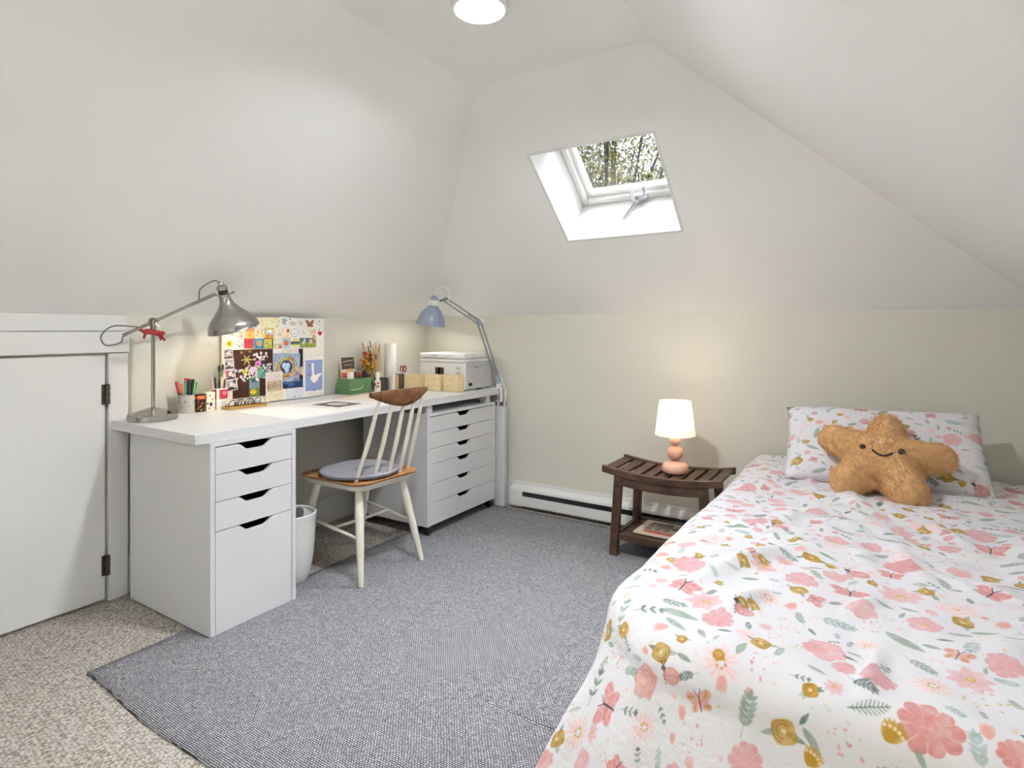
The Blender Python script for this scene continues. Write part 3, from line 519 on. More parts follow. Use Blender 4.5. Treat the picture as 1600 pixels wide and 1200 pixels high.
# local z points into the room, so the shaft runs towards -z
hx, hy = sw/2, SL/2; e = .002
for a, b in (((-hx-.001,-hy,-.285),(-hx+.012,hy,.001)), ((hx-.012,-hy,-.285),(hx+.001,hy,.001)), ((-hx+.012,-hy-.001,-.285),(hx-.012,-hy+.012,.001)), ((-hx+.012,hy-.012,-.285),(hx-.012,hy+.001,.001))):
    B((a, b)).build('shaft_lining', M_TRIM, sky, smooth=False)
def frame4(x, y, w, z0, z1, name, parent, m, bev=.004):
    for a, b in (((-x,-y,z0),(-x+w,y,z1)),((x-w,-y,z0),(x,y,z1)),((-x+w,-y,z0),(x-w,-y+w,z1)),((-x+w,y-w,z0),(x-w,y,z1))):
        B((a, b)).build(name, m, parent, bevel=bev)
frame4(hx-.012, hy-.012, .032, -.33, -.272, 'frame', sky, M_WGLOSS)
frame4(hx-.044, hy-.044, .022, -.345, -.298, 'sash', sky, M_WGLOSS)
B(((-hx+.05,-hy+.05,-.335),(hx-.05,hy-.05,-.329))).build('pane', glass_material('dimming_glass', (.37,.365,.37,1)), sky)  # grey tint added to dim the sky and tree behind this pane
cx = .035; cy = hy-.05
op = MB().cbox((cx,cy+.012,-.258),(.085,.034,.030)).cyl((cx-.028,cy+.012,-.25),(cx-.028,cy-.03,-.25),.008,n=12).cyl((cx+.03,cy+.008,-.256),(cx+.03,cy-.04,-.27),.008,n=12).ball((cx-.01,cy+.02,-.238),.016)
op.build('window_operator', M_CHROME, sky, bevel=.003)
ck = MB().tube([(cx-.01,cy+.02,-.236),(cx-.045,cy+.03,-.15)], [.007,.007], 12).tube([(cx-.045,cy+.03,-.15),(cx-.058,cy+.034,-.122)], [.010,.007], 12)
ck.build('crank_handle', M_CHROME, sky)
# small closet door in the left wall, its casing, skirting
CF = XW+.028; DY1 = 1.118; DT = 1.008
tr = MB().box((XW,DY1,0),(CF,1.222,DT+.004)).box((XW,.30,DT+.004),(CF+.004,1.222,1.098))
struct(MB().box((XW,DY1+.006,0),(CF,1.197,DT+.002)).build('trim_1', M_TRIM, bevel=.002))
struct(MB().box((XW,.20,DT+.006),(CF+.004,1.200,1.100)).build('trim_2', M_TRIM, bevel=.002))
struct(MB().box((XW,.20,1.102),(XW+.012,1.200,EL-.004)).build('trim_3', M_TRIM, bevel=.002))
dr = struct(B(((XW+.002,.36,.012),(XW+.022,DY1-.004,DT-.004))).build('door_1', M_TRIM, bevel=.002))
M_BRONZE = mat('bronze_hinge', (84,72,64), .5, .6)
for z in (.845, .15):
    h = MB().cyl((CF+.002,DY1+.001,z-.04),(CF+.002,DY1+.001,z+.04),.008,n=12)
    for k in range(3): h.cyl((CF+.002,DY1+.001,z-.038+.028*k),(CF+.002,DY1+.001,z-.020+.028*k),.0092,n=12)
    h.box((XW+.023,DY1-.018,z-.04),(XW+.026,DY1,z+.04)); h.build('hinge', M_BRONZE, dr)
struct(MB().box((XW,1.199,0),(XW+.016,YW-.018,.150)).build('baseboard_left', M_TRIM, bevel=.004))
struct(MB().box((XW,YW-.016,0),(XRW-.002,YW,.158)).build('baseboard_back', M_TRIM, bevel=.004))

# ------------------------------------------------------------------ ceiling lamps
M_GLOW = emis('lamp_diffuser', (245,250,255), CEIL_E)
def ceiling_lamp(x, y, label):
    t = thing('ceiling_lamp', label, 'lamp', (x,y,HC))
    MB().lathe([(0,-.001),(.088,-.001),(.090,-.006),(.090,-.036),(.086,-.040),(.078,-.040),(.074,-.034),(.072,-.010),(.0,-.010)],40).build('rim', M_WGLOSS, t)
    MB().lathe([(.0715,-.0105),(.070,-.014),(.055,-.017),(.03,-.019),(0,-.0195)],40).build('diffuser', M_GLOW, t)
ceiling_lamp(-1.055, 1.475, 'round white flush ceiling lamp with a glowing diffuser at the top of the picture')

# ------------------------------------------------------------------ rugs
def rug(name, label):
    x0, y0, x1, y1 = -2.158, .835, .30, 3.03
    def f(s, t):
        x = x0+(x1-x0)*s; y = y0+(y1-y0)*t
        ed = math.exp(-t*20)*.008*(math.sin(s*9+2)+.6*math.sin(s*23+1)); el = math.exp(-s*14)*(.005*math.sin(t*9+.5)-.03*t)
        lift = max(0, .004*math.exp(-t*40)*math.sin(s*17+1)) if t < .2 else 0
        q = min(1, max(0, (x+1.25)/.45)); yc = 1.415-.02*(x+.8)
        cr = q*(.0035/(1+math.exp(-(y-yc)/.0022))*math.exp(-max(0, y-yc)/.35)-.003*math.exp(-((y-yc+.006)/.005)**2)*.8)
        return (x+el, y+ed, .0060+lift+max(-.003, cr))
    ts = sorted(set([i/60 for i in range(61)]+[(1.36+.11*i/60-y0)/(y1-y0) for i in range(61)]))
    m = MB(); nx = 70; m.v = [f(i/nx, t) for t in ts for i in range(nx+1)]
    m.f = [(j*(nx+1)+i, j*(nx+1)+i+1, (j+1)*(nx+1)+i+1, (j+1)*(nx+1)+i) for j in range(len(ts)-1) for i in range(nx)]; m.uv = [None]*len(m.f)
    o = m.build(name, M_RUG, fix=False)
    s = o.modifiers.new('thick', 'SOLIDIFY'); s.thickness = .0052; s.offset = -1
    return tag(o, label, 'rug')
rug('area_rug', 'large grey woven rug with a crease near the bed, under the drawer units and bench')

# ------------------------------------------------------------------ desk and drawer units
T = .736
M_SHEET = mat('desk_mat', (240,237,230), .3)
dk = thing('desk', 'long white desk with a thick straight top along the left wall', 'desk', (-2.35,2.11,0))
MB().box((-.305,-.978,.70),(.312,.985,.736)).build('desktop', M_WHITE, dk, bevel=.0015)
def front_poly(w, h, nx0, nx1, nd, sl):
    """drawer front outline with a finger notch in its top edge"""
    p = [(0,0),(w,0),(w,h),(nx1,h)]
    for k in range(1, 6): t = k/6; p.append((nx1-sl*t, h-nd*(t*t*(3-2*t))))
    p.append((nx1-sl, h-nd)); p.append((nx0+sl, h-nd))
    for k in range(5, 0, -1): t = k/6; p.append((nx0+sl*t, h-nd*(t*t*(3-2*t))))
    return p+[(nx0,h),(0,h)]
def drawer_unit(root, x0, x1, y0, y1, z0, z1, heights, notch, nd, sl, casters=False):
    th = .018
    MB().box((x0,y0,z0),(x1,y0+th,z1)).build('side_panel', M_WHITE, root, bevel=.001)
    MB().box((x0,y1-th,z0),(x1,y1,z1)).build('side_panel', M_WHITE, root, bevel=.001)
    MB().box((x0,y0+th,z1-.014),(x1-.001,y1-th,z1)).build('top_panel', M_WHITE, root)
    MB().box((x0,y0+th,z0),(x0+.008,y1-th,z1-.014)).build('back_panel', M_WHITE, root)
    if casters: MB().box((x0+.008,y0+th,z0),(x1-.001,y1-th,z0+.012)).build('bottom_panel', M_WHITE, root)
    w = y1-y0-2*th-.004; zz = z1-.016
    for h in heights:
        hh = h-.0025; zb = zz-h
        p = front_poly(w, hh, w*notch[0], w*notch[1], nd, sl); yb = y0+th+.002
        d = MB().prism(p, lambda a, b: (x1-.018,yb+a,zb+b), lambda a, b: (x1-.0005,yb+a,zb+b)).build('drawer', M_WHITE, root, smooth=False, bevel=.0008, seg=1)
        MB().box((x0+.04,yb+.012,zb+.004),(x0+.05,yb+w-.012,zb+hh-.03)).box((x0+.05,yb+.012,zb+.004),(x1-.019,yb+.022,zb+hh-.028)).box((x0+.05,yb+w-.022,zb+.004),(x1-.019,yb+w-.012,zb+hh-.028)).box((x0+.05,yb+.022,zb+.004),(x1-.019,yb+w-.022,zb+.009)).build('drawer_box', M_DARK, d, smooth=False)  # dark colour put in for the interior shade behind the notches
        zz -= h
u1 = thing('drawer_unit', 'narrow white four-drawer unit with one deep bottom drawer under the near desk end', 'drawer unit', (-2.314,1.358,0))
drawer_unit(u1, -.29, .29, -.18, .18, .006, .7, [.099,.099,.107,.372], (.27,.75), .026, .045)
u2 = thing('drawer_unit', 'wide white six-drawer unit on black casters under the far end of the desk', 'drawer unit', (-2.27,2.682,0))
drawer_unit(u2, -.24, .24, -.319, .319, .058, .657, [.085,.085,.083,.105,.105,.118], (.39,.62), .024, .035)
for x in (-.205, .213):
    for y in (-.290, .290):
        m = MB().cyl((x,y-.012,.0315),(x,y+.012,.0315),.0245,n=24); c = m.build('caster_wheel', M_BLACK, u2, bevel=.003)
        MB().box((x-.022,y-.018,.031),(x+.012,y-.014,.058)).box((x-.022,y+.014,.031),(x+.012,y+.018,.058)).cyl((x,y,.0625),(x,y,.048),.02,n=16).build('caster_fork', M_BLACK, c)
for i, (y, w) in enumerate(((2.405,.045),(2.955,.045))):
    o = B(((-2.10,y-.02,.6575),(-2.05,y+.02,.6995))).build('riser_block', M_WHITE, bevel=.001)
    tag(o, ('pale riser block between desktop and six-drawer unit, at its near corner','pale riser block between desktop and six-drawer unit, at its far corner')[i], 'block', 'riser blocks under the desktop')
o = B(((-2.52,3.035,.0005),(-1.99,3.078,.625))).build('white_board', M_WHITE, bevel=.006, seg=3)
tag(o, 'white board standing on edge between the six-drawer unit and back wall', 'board')

# waste bin
t = thing('waste_bin', 'white plastic waste bin with an oval hand hole beside the narrow drawer unit', 'waste bin', (-2.205,1.650,.0008)); t.scale = (.88,.88,1)
pr = [(.0,.0),(.074,.0),(.082,.008),(.096,.05),(.108,.11),(.115,.18),(.119,.27),(.120,.292),(.118,.296),(.115,.292),(.113,.26),(.108,.16),(.095,.08),(.08,.02),(0,.012)]
bn = MB().lathe(pr, 48).build('bin_body', M_WGLOSS, t)
MB().lathe([(.119,.270),(.123,.284),(.123,.298),(.116,.302),(.112,.296)],48).build('rim', M_WGLOSS, t)
hl = MB(); 
for i in range(24):
    pass
hl.T = Matrix.Rotation(math.radians(122), 4, 'Z') @ Matrix.Translation((.1105,0,.262)) @ Matrix.Rotation(-PI/2, 4, 'Y')
hl.lathe([(0,.0),(.026,.0),(.03,-.002),(.026,-.004),(0,-.004)],24); pass
hl.build('hand_hole', mat('hole_grey', (120,118,114), .6), t)

# ------------------------------------------------------------------ chair
CH = thing('chair', 'cream spindle-back chair with wooden seat and crest rail at the desk', 'chair', (-1.868,1.93,.0067), math.radians(176.5))
# local: +x points to the chair's front, y sideways
def seat_outline(inset=0, n=8):
    pts = []; cs = [(.0+.075,-.195+.06,.06,.075,180,270),(.41-.06,-.215+.06,.06,.06,270,360),(.41-.06,.215-.06,.06,.06,0,90),(.0+.075,.195-.06,.06,.075,90,180)]
    for (x, y, ry, rx, a0, a1) in cs:
        for k in range(n+1):
            a = math.radians(a0+(a1-a0)*k/n); pts.append((x+(rx-inset)*math.cos(a), y+(ry-inset)*math.sin(a)))
    return pts
SO = seat_outline(); saddle = lambda x, y: .006*((y/.2)**2)-.004
MB().prism(SO, lambda a, b: (.2+(a-.2)*.97,b*.97,.424), lambda a, b: (a,b,.437)).build('seat', M_SEATW, CH, bevel=.004, seg=3)
MB().prism(SO, lambda a, b: (.2+(a-.2)*.86,b*.86,.394), lambda a, b: (.2+(a-.2)*.975,b*.975,.4235)).build('seat_rim', M_CREAM, CH, bevel=.005, seg=2)
legs = [((.075,-.125,.40),(.0,-.19,0)),((.075,.125,.40),(.0,.175,0)),((.335,-.145,.40),(.43,-.175,0)),((.335,.145,.40),(.44,.20,0))]
lp = lambda i, t: tuple(legs[i][0][k]+(legs[i][1][k]-legs[i][0][k])*t for k in range(3))
for i in range(4): MB().tube([lp(i,0),lp(i,.25),lp(i,.6),lp(i,1)], [.0165,.0195,.017,.0105], 18).build('leg', M_CREAM, CH)
def stretch(a, b, r=.0085): MB().tube([a, tuple((Vector(a)+Vector(b))/2), b], [.006, r, .006], 12).build('stretcher', M_CREAM, CH)
stretch(lp(0,.53), lp(2,.43)); stretch(lp(1,.53), lp(3,.43)); mid = lambda a, b, q: tuple(Vector(a)*(1-q)+Vector(b)*q)
stretch(mid(lp(0,.53),lp(2,.43),.5), mid(lp(1,.53),lp(3,.43),.5))
def rail_p(s): return (-.062+.030*(2*s-1)**2*1.0-.02, -.168+.336*s)
nr = 24; V = []; F = []
sec = [(-1,-1),(1,-1),(1.0,.2),(.7,1),(-.7,1),(-1,.2)]
for i in range(nr+1):
    s = i/nr; x, y = rail_p(s); k = math.sin(PI*min(max(s,.03),.97))**.55; h = .005+.031*k; th = .0065+.0055*k; zc = .804+.010*(2*s-1)**2*1.6
    for a, b in ((-1,-.55),(-.5,-1),(.5,-1),(1,-.55),(1,.6),(.5,1),(-.5,1),(-1,.6)):
        V.append((x+th*a-.14*(h*b)*.3, y, zc+h*(b if b > 0 else b*1.12*(.55+.45*math.sin(PI*s)))))
for i in range(nr):
    for j in range(8): F.append((i*8+j, i*8+(j+1) % 8, (i+1)*8+(j+1) % 8, (i+1)*8+j))
F += [tuple(range(8))[::-1], tuple(nr*8+j for j in range(8))]
MB().add(V, F).build('crest_rail', M_TEAK, CH, bevel=0, angle=50)
for k in range(5):
    w = -1+k*.5; y0 = w*.155; x0 = .028+.035*w*w; s = .5+w*.385; x1, y1 = rail_p(s)
    MB().tube([(x0,y0,.425),((x0+x1)/2-.002,(y0+y1)/2,.60),(x1,y1,.792)], [.0085,.0105,.0075], 14).build('spindle', M_CREAM, CH)
M_FELT = mat('grey_felt', (138,138,146), .95, var=.06, vscale=300, bump=.3, bscale=500, sheen=.2)
t = thing('seat_cushion', 'round grey felt cushion lying on the wooden chair seat', 'cushion', (-2.045,1.905,.4492))
MB().lathe([(0,.001),(.15,.0),(.172,.002),(.18,.009),(.178,.016),(.168,.020),(.163,.0185),(.155,.021),(.08,.0235),(0,.0245)],48).build('pad', M_FELT, t)
MB().tube([(.1785*math.cos(a),.1785*math.sin(a),.0125) for a in [2*PI*k/48 for k in range(48)]], .0032, 8, closed=True).build('piping', mat('grey_piping', (112,112,120), .9), t)

# ------------------------------------------------------------------ baseboard heater
M_HEAT = mat('heater_enamel', (234,233,230), .35)
t = thing('baseboard_heater', 'long low white electric baseboard heater along the back wall', 'heater', (-1.955,YW-.017,0))
HL = 1.62
MB().box((0,-.012,.016),(HL,0,.140)).build('back_plate', M_HEAT, t)
MB().add([(0,0,.142),(HL,0,.142),(HL,-.012,.142),(0,-.012,.142),(0,-.052,.126),(HL,-.052,.126),(0,-.054,.112),(HL,-.054,.112),(0,0,.134),(HL,0,.134),(0,-.05,.112),(HL,-.05,.112)],
    [(0,1,2,3),(3,2,5,4),(4,5,7,6),(6,7,11,10),(10,11,9,8),(8,9,1,0),(0,3,4,6,10,8),(1,9,11,7,5,2)]).build('top_cover', M_HEAT, t, smooth=False)
MB().box((0,-.056,.024),(HL,-.052,.083)).build('front_panel', M_HEAT, t, bevel=.0015)
MB().box((0,-.0515,.016),(.085,-.013,.1175)).build('end_box', M_HEAT, t, bevel=.001)
MB().box((.086,-.020,.016),(HL,-.013,.1175)).build('reflector', mat('heater_reflector_grey', (150,152,154), .6), t, smooth=False)  # reflector strip in one even mid grey
fn = MB()
for i in range(120): x = .09+i*(HL-.10)/120; fn.box((x,-.050,.046),(x+.0012,-.021,.112))
f = fn.build('fin_pack', mat('fin_grey', (132,134,136), .5, .5), t, smooth=False); f['kind'] = 'stuff'
MB().box((.086,-.050,.0162),(HL,-.021,.020)).build('bottom_tray', mat('heater_grey', (150,148,142), .5), t, smooth=False)

# ------------------------------------------------------------------ bench, book, table lamp
BN = thing('bench', 'dark brown slatted wooden bench with a lower shelf beside the bed', 'bench', (-.885,2.83,.0067))
bz = lambda x: .392+.026*(x/.285)**2
def bent(x0, x1, y0, y1, dz0, dz1, n=14):
    V = []; F = []
    for i in range(n+1):
        x = x0+(x1-x0)*i/n; z = bz(x)
        V += [(x,y0,z+dz0),(x,y1,z+dz0),(x,y1,z+dz1),(x,y0,z+dz1)]
    for i in range(n):
        for j in range(4): F.append((i*4+j, i*4+(j+1) % 4, (i+1)*4+(j+1) % 4, (i+1)*4+j))
    F += [(0,1,2,3),(n*4+3,n*4+2,n*4+1,n*4)]
    return MB().add(V, F)
bent(-.285,.285,-.158,-.130,-.020,.012).build('top_rail', M_BENCH, BN, bevel=.002, angle=50)
bent(-.285,.285,.130,.158,-.020,.012).build('top_rail', M_BENCH, BN, bevel=.002, angle=50)
sx = -.262
for i in range(9):
    w = .050; x = -.256+i*.064
    a = math.atan((bz(x+.01)-bz(x-.01))/.02)
    MB().cbox((x,0,bz(x)),(w-.004,.258,.014),(0,-a,0)).build('slat', M_BENCH, BN, bevel=.002)
lg = [(-.205,-.138),(-.205,.138),(.205,-.138),(.205,.138)]
for x, y in lg:
    q = 1 if x > 0 else -1
    MB().beam((x+q*.018,y*1.12,0),(x-q*.002,y,bz(x)-.019),.040,.030,(0,1,0)).build('leg', M_BENCH, BN, bevel=.002)
for y in (-.140,.140): bent(-.186,.186,y-.010,y+.010,-.064,-.021).build('apron', M_BENCH, BN, bevel=.002, angle=50)
for y in (-.149,.149): MB().box((-.196,y-.011,.078),(.196,y+.011,.108)).build('shelf_rail', M_BENCH, BN, bevel=.002)
for x in (-.211,.211): MB().box((x-.011,-.13,.082),(x+.011,.13,.106)).build('shelf_rail', M_BENCH, BN, bevel=.002)
for i in range(5): y = -.106+i*.053; MB().box((-.196,y-.0225,.088),(.196,y+.0225,.102)).build('shelf_slat', M_BENCH, BN, bevel=.0015)

LP = thing('table_lamp', 'small lit table lamp with peach stacked-pebble base and white shade on the bench', 'lamp', (-.851,2.825,.4132))
M_PEACH = mat('peach_ceramic', (220,172,152), .45)
MB().lathe([(0,.0005),(.058,.0005),(.063,.006),(.0645,.018),(.060,.034),(.046,.048),(.026,.056),(0,.058)],40).build('base', M_PEACH, LP)
MB().ball((0,0,.0935),(.038,.038,.0365),32,20).build('ball', M_PEACH, LP)
MB().ball((0,0,.1535),(.027,.027,.0245),32,20).build('ball', M_PEACH, LP)
MB().cyl((0,0,.055),(0,0,.235),.006,n=12).cyl((0,0,.205),(0,0,.240),.014,n=16).build('stem', M_CREAM, LP)
def shade_material():
    m = bpy.data.materials.new('lamp_shade_fabric'); m.use_nodes = True; N = m.node_tree.nodes; L = m.node_tree.links; N.remove(N['Principled BSDF']); o = N['Material Output']
    d = N.new('ShaderNodeBsdfDiffuse'); d.inputs[0].default_value = (.86,.82,.78,1); t = N.new('ShaderNodeBsdfTranslucent'); t.inputs[0].default_value = (.95,.86,.80,1)
    mx = N.new('ShaderNodeMixShader'); mx.inputs[0].default_value = .30; L.new(d.outputs[0], mx.inputs[1]); L.new(t.outputs[0], mx.inputs[2]); L.new(mx.outputs[0], o.inputs[0]); return m
M_SHADE = shade_material()
sh = MB().lathe([(.096,.182),(.0745,.345)],48).build('shade', M_SHADE, LP, fix=False)
MB().tube([(.096*math.cos(a),.096*math.sin(a),.182) for a in [2*PI*k/48 for k in range(48)]], .0012, 6, closed=True).build('shade_ring', M_WGLOSS, LP)
MB().tube([(.0745*math.cos(a),.0745*math.sin(a),.345) for a in [2*PI*k/48 for k in range(48)]], .0012, 6, closed=True).build('shade_ring', M_WGLOSS, LP)
MB().tube([(.0735,0,.335),(0,0,.300),(-.0735,0,.335)],.0015,6).build('shade_spider', M_WGLOSS, LP)
MB().ball((0,0,.268),.022).build('bulb', emis('bulb_glass', (255,226,186), 14), LP)
pl = bpy.data.lights.new('bulb_light', 'POINT'); pl.energy = BULB_W; pl.color = (1,.86,.70); pl.shadow_soft_size = .03
po = bpy.data.objects.new('bulb_light', pl); po.location = (0,0,.30); po.parent = LP; COL.objects.link(po)

# ------------------------------------------------------------------ bed, duvet, pillow, star
M_MATT = mat('mattress_ticking', (232,230,226), .8)
bd = thing('bed', 'low single bed under the floral duvet beside the right wall', 'bed', (.0,2.08,0))
B(((-.47,-.86,.09),(.50,.985,.22))).build('bed_base', mat('bed_base_white', (214,210,204), .6), bd, bevel=.01)
B(((-.47,-.87,.222),(.50,.99,.43))).build('mattress', M_MATT, bd, bevel=.05, seg=4)
for x in (-.42,.45):
    for y in (-.80,.92): MB().cyl((x,y,.0068),(x,y,.09),.025,n=16).build('leg', M_BENCH, bd)
nu, nv = 150, 230
us = np.linspace(DU0, DU1, nu+1); vs_ = np.linspace(DV0, DV1, nv+1); UU, VV = np.meshgrid(us, vs_)
XX, YY, ZZ = duvet_pos(UU, VV)
def idx(s, n): return int(round(s*n))
dv = MB().grid(nu, nv, lambda s, t: (float(XX[idx(t,nv),idx(s,nu)]), float(YY[idx(t,nv),idx(s,nu)]), float(ZZ[idx(t,nv),idx(s,nu)])), lambda s, t: (s, t)).build('duvet', M_FLORAL, fix=False, angle=180)
sm = dv.modifiers.new('thick', 'SOLIDIFY'); sm.thickness = .012; sm.offset = -1
tag(dv, 'white cotton duvet printed with pink flowers, butterflies and sage leaves on the bed', 'duvet')
PW, PH, PT = .70, .43, .062
def pillow_pt(s, t, sg):
    a = 2*s-1; b = 2*t-1
    ea = 1-.045*(1-b*b)*.0-.05*(abs(b)**2)*(1-abs(a))*0
    x = a*PW/2*(1-.035*(1-b*b)); y = b*PH/2*(1-.055*(1-a*a))*(1-(.17*(1-s) if b > 0 else 0))
    h = PT*((1-a**4)*(1-b**4))**.5*(1+.10*math.sin(a*5+1)*math.cos(b*4))+.004*math.sin(a*17+b*6)*(1-a*a)*(1-b*b)
    return (x, y, sg*h)
pm = MB().grid(44, 30, lambda s, t: pillow_pt(s, t, 1), lambda s, t: (.20+.43*s, .40+.19*t))
pm.grid(44, 30, lambda s, t: pillow_pt(1-s, t, -1), lambda s, t: (.20+.43*s, .62+.19*t))
Pm = Matrix.Translation((-.005,2.80,.632)) @ Matrix.Rotation(math.radians(4), 4, 'Z') @ Matrix.Rotation(math.radians(40), 4, 'X') @ Matrix.Rotation(math.radians(2.0), 4, 'Y')
import bmesh as _bm
pw = pm.build('pillow', M_FLORAL, angle=180); pw.matrix_world = Pm
b = _bm.new(); b.from_mesh(pw.data); _bm.ops.remove_doubles(b, verts=b.verts, dist=.0006); _bm.ops.recalc_face_normals(b, faces=b.faces); b.to_mesh(pw.data); b.free()
tag(pw, 'floral pillow leaning against the back wall at the bed head', 'pillow')
CARDS = [
('art_card', 'pale green drawing card just under the steel lamp shade', 'sketchg', 1.727, 1.1302, 0.054, 0.0285, 0, 1, 1),
('art_card', 'small card of a pink and orange figure in the top row', 'figure', 1.776, 1.1415, 0.04, 0.049, 0, 2, 1),
('art_print', 'wide pale yellow print with lilac blossoms in the top row', 'lilac', 1.8515, 1.143, 0.109, 0.052, 0, 1, 1),
('art_card', 'white card of a grey plant sticking up above the board edge', 'plant', 1.928, 1.1467, 0.048, 0.0575, 0, 3, 1),
('art_card', 'white card of grey pebbles with black pin in the top row', 'pebbles', 1.9805, 1.1435, 0.055, 0.05, 0, 2, 1),
('art_card', 'cream card with a pencil twig sketch in the top row', 'twig', 2.0355, 1.1427, 0.053, 0.0475, 0, 1, 0),
('art_card', 'card of a brown butterfly in the top row', 'butterfly', 2.0925, 1.1408, 0.057, 0.0515, 0, 2, 1),
('art_card', 'white card with faint grey writing at the upper right board corner', 'writing', 2.154, 1.1423, 0.064, 0.0485, 0, 1, 1),
('art_card', 'white card with a grey line drawing, first in the second row', 'sketch', 1.6405, 1.0893, 0.059, 0.0495, 0, 1, 0),
('art_card', 'card with peach coloured animals in the second row', 'peach', 1.6915, 1.09, 0.041, 0.05, 0, 2, 0),
('art_card', 'orange and yellow glowing landscape card', 'sunset', 1.7375, 1.0887, 0.049, 0.0505, 0, 1, 0),
('art_card', 'pale card with yellow and pink bunches in the second row', 'bunch', 1.7895, 1.0887, 0.053, 0.0505, 0, 2, 0),
('art_card', 'yellow framed card with a white cloud and orange hill', 'cloud', 1.8445, 1.0903, 0.053, 0.0515, 0, 3, 1),
('art_card', 'beige card with a faded scene and brown pin in the second row', 'faded', 1.896, 1.0895, 0.048, 0.053, 0, 1, 1),
('art_card', 'peach card with a red balloon heart', 'balloon', 1.9455, 1.091, 0.049, 0.052, 0, 2, 1),
('art_card', 'white card with a round ink circle drawing', 'circle', 1.998, 1.0893, 0.054, 0.0515, 0, 1, 0),
('art_card', 'pale grey sketch card right of the ink circle', 'sketch2', 2.051, 1.0885, 0.05, 0.053, 0, 2, 0),
('art_card', 'cream card with small beige flowers below the butterfly', 'beigeflowers', 2.1085, 1.0882, 0.061, 0.0515, 0, 1, 1),
('art_card', 'white card with one red heart', 'heart', 2.1645, 1.0888, 0.045, 0.0585, 0, 2, 1),
('art_card', 'white card with a round yellow sunflower', 'sunflower', 1.6285, 1.04, 0.045, 0.046, 0, 1, 0),
('art_card', 'pale card of small standing figures beside the sunflower', 'figures', 1.678, 1.0395, 0.052, 0.046, 0, 2, 1),
('art_card', 'red and pink patterned card', 'redprint', 1.731, 1.0393, 0.052, 0.0485, 0, 1, 0),
('art_card', 'blue card with an orange flower at its centre', 'blueflower', 1.7865, 1.0377, 0.055, 0.0505, 0, 2, 1),
('art_card', 'green and yellow fruit card with a black edge', 'greenfruit', 1.841, 1.038, 0.05, 0.051, 0, 1, 0),
('art_card', 'pale green meadow card with a red corner', 'meadow', 1.893, 1.0355, 0.052, 0.052, 0, 2, 0),
('art_card', 'light blue card with an orange poppy', 'poppy', 1.945, 1.0367, 0.05, 0.0535, 0, 1, 0),
('art_card', 'landscape card of yellow fields and a dark blue lake', 'lake', 1.999, 1.0355, 0.056, 0.054, 0, 2, 0),
('art_card', 'wide card of white geese standing in green grass', 'geese', 2.082, 1.0365, 0.106, 0.052, 0, 1, 1),
('painting_print', 'large still life print of pale flowers in a glass vase on dark brown', 'still', 1.7555, 0.8878, 0.219, 0.2435, 0, 1, 0),
('photo', 'black and white photo, topmost of the tilted photo column', 'bw1', 1.6235, 0.9908, 0.047, 0.0475, 3, 2, 0),
('photo', 'black and white photo, second from the top of the tilted photo column', 'bw2', 1.6285, 0.9423, 0.047, 0.0495, 3, 3, 0),
('photo', 'photo with a red patch in the tilted photo column', 'bwred', 1.6335, 0.8918, 0.051, 0.0495, 4, 4, 0),
('photo', 'black and white photo at the bottom of the tilted photo column', 'bw3', 1.64, 0.8417, 0.056, 0.0545, 7, 5, 0),
('photo', 'dark photograph with blue cloth partly behind the nest painting', 'dark', 1.984, 0.9013, 0.13, 0.2055, 0, 1, 0),
('painting_print', 'square painting print of three pale blue eggs in a straw nest', 'nest', 1.947, 0.9085, 0.162, 0.149, -2, 3, 0),
('art_card', 'cream card with a brown etching of reeds standing at the board foot', 'etching', 1.8685, 0.816, 0.099, 0.15, 1, 4, 0),
('note', 'small blank pale blue note with a dark pin under the dark photograph', 'note', 1.9955, 0.7682, 0.097, 0.0555, -1, 3, 1),
('poster_card', 'tall card of a white goose on lavender blue', 'goose', 2.1205, 0.8588, 0.131, 0.1895, 0, 3, 1)]
# ------------------------------------------------------------------ plush star
M_FUR = mat('golden_plush', (238,194,138), .95, var=.12, vscale=60, bump=.5, bscale=200, sheen=.2)
tips = [(90,.215,.060),(16,.228,.052),(-60,.226,.062),(233,.230,.062),(161,.234,.052)]
def star_sd(x, y):
    d = np.hypot(x, y)-.108
    for a, L, r in tips:
        a = math.radians(a); ca, sa = math.cos(a), math.sin(a); Lc = L-r; u = np.clip((x*ca+y*sa)/Lc, 0, 1); q = np.hypot(x-u*Lc*ca, y-u*Lc*sa)-(.088+(r-.088)*u)
        k = .028; h = np.clip(.5+.5*(d-q)/k, 0, 1); d = d*(1-h)+q*h-k*h*(1-h)
    return d
nth, nr_ = 150, 22; th = np.linspace(0, 2*PI, nth, endpoint=False); RR = np.zeros(nth)
rr = np.linspace(.05, .30, 600)
for i, t in enumerate(th):
    d = star_sd(rr*math.cos(t), rr*math.sin(t)); RR[i] = rr[np.argmax(d > 0)]
V = [(0,0,.085)]; F = []
def star_h(x, y):
    return .085*(1-np.exp(-max(0, -float(star_sd(np.array(x), np.array(y))))/.030))/(1-math.exp(-.108/.030))
for k in range(1, nr_+1):
    q = math.sin(PI/2*k/nr_)
    for i, t in enumerate(th):
        x, y = RR[i]*q*math.cos(t), RR[i]*q*math.sin(t); V.append((x, y, star_h(x, y)))
for i in range(nth):
    j = (i+1) % nth; F.append((0, 1+i, 1+j))
    for k in range(nr_-1): F.append((1+k*nth+i, 1+(k+1)*nth+i, 1+(k+1)*nth+j, 1+k*nth+j))
n0 = len(V); back = []
for k in range(nr_):
    for i in range(nth):
        x, y, z = V[1+k*nth+i]; V.append((x, y, -z*.8 if k < nr_-1 else 0))
V.append((0,0,-.068)); e = len(V)-1
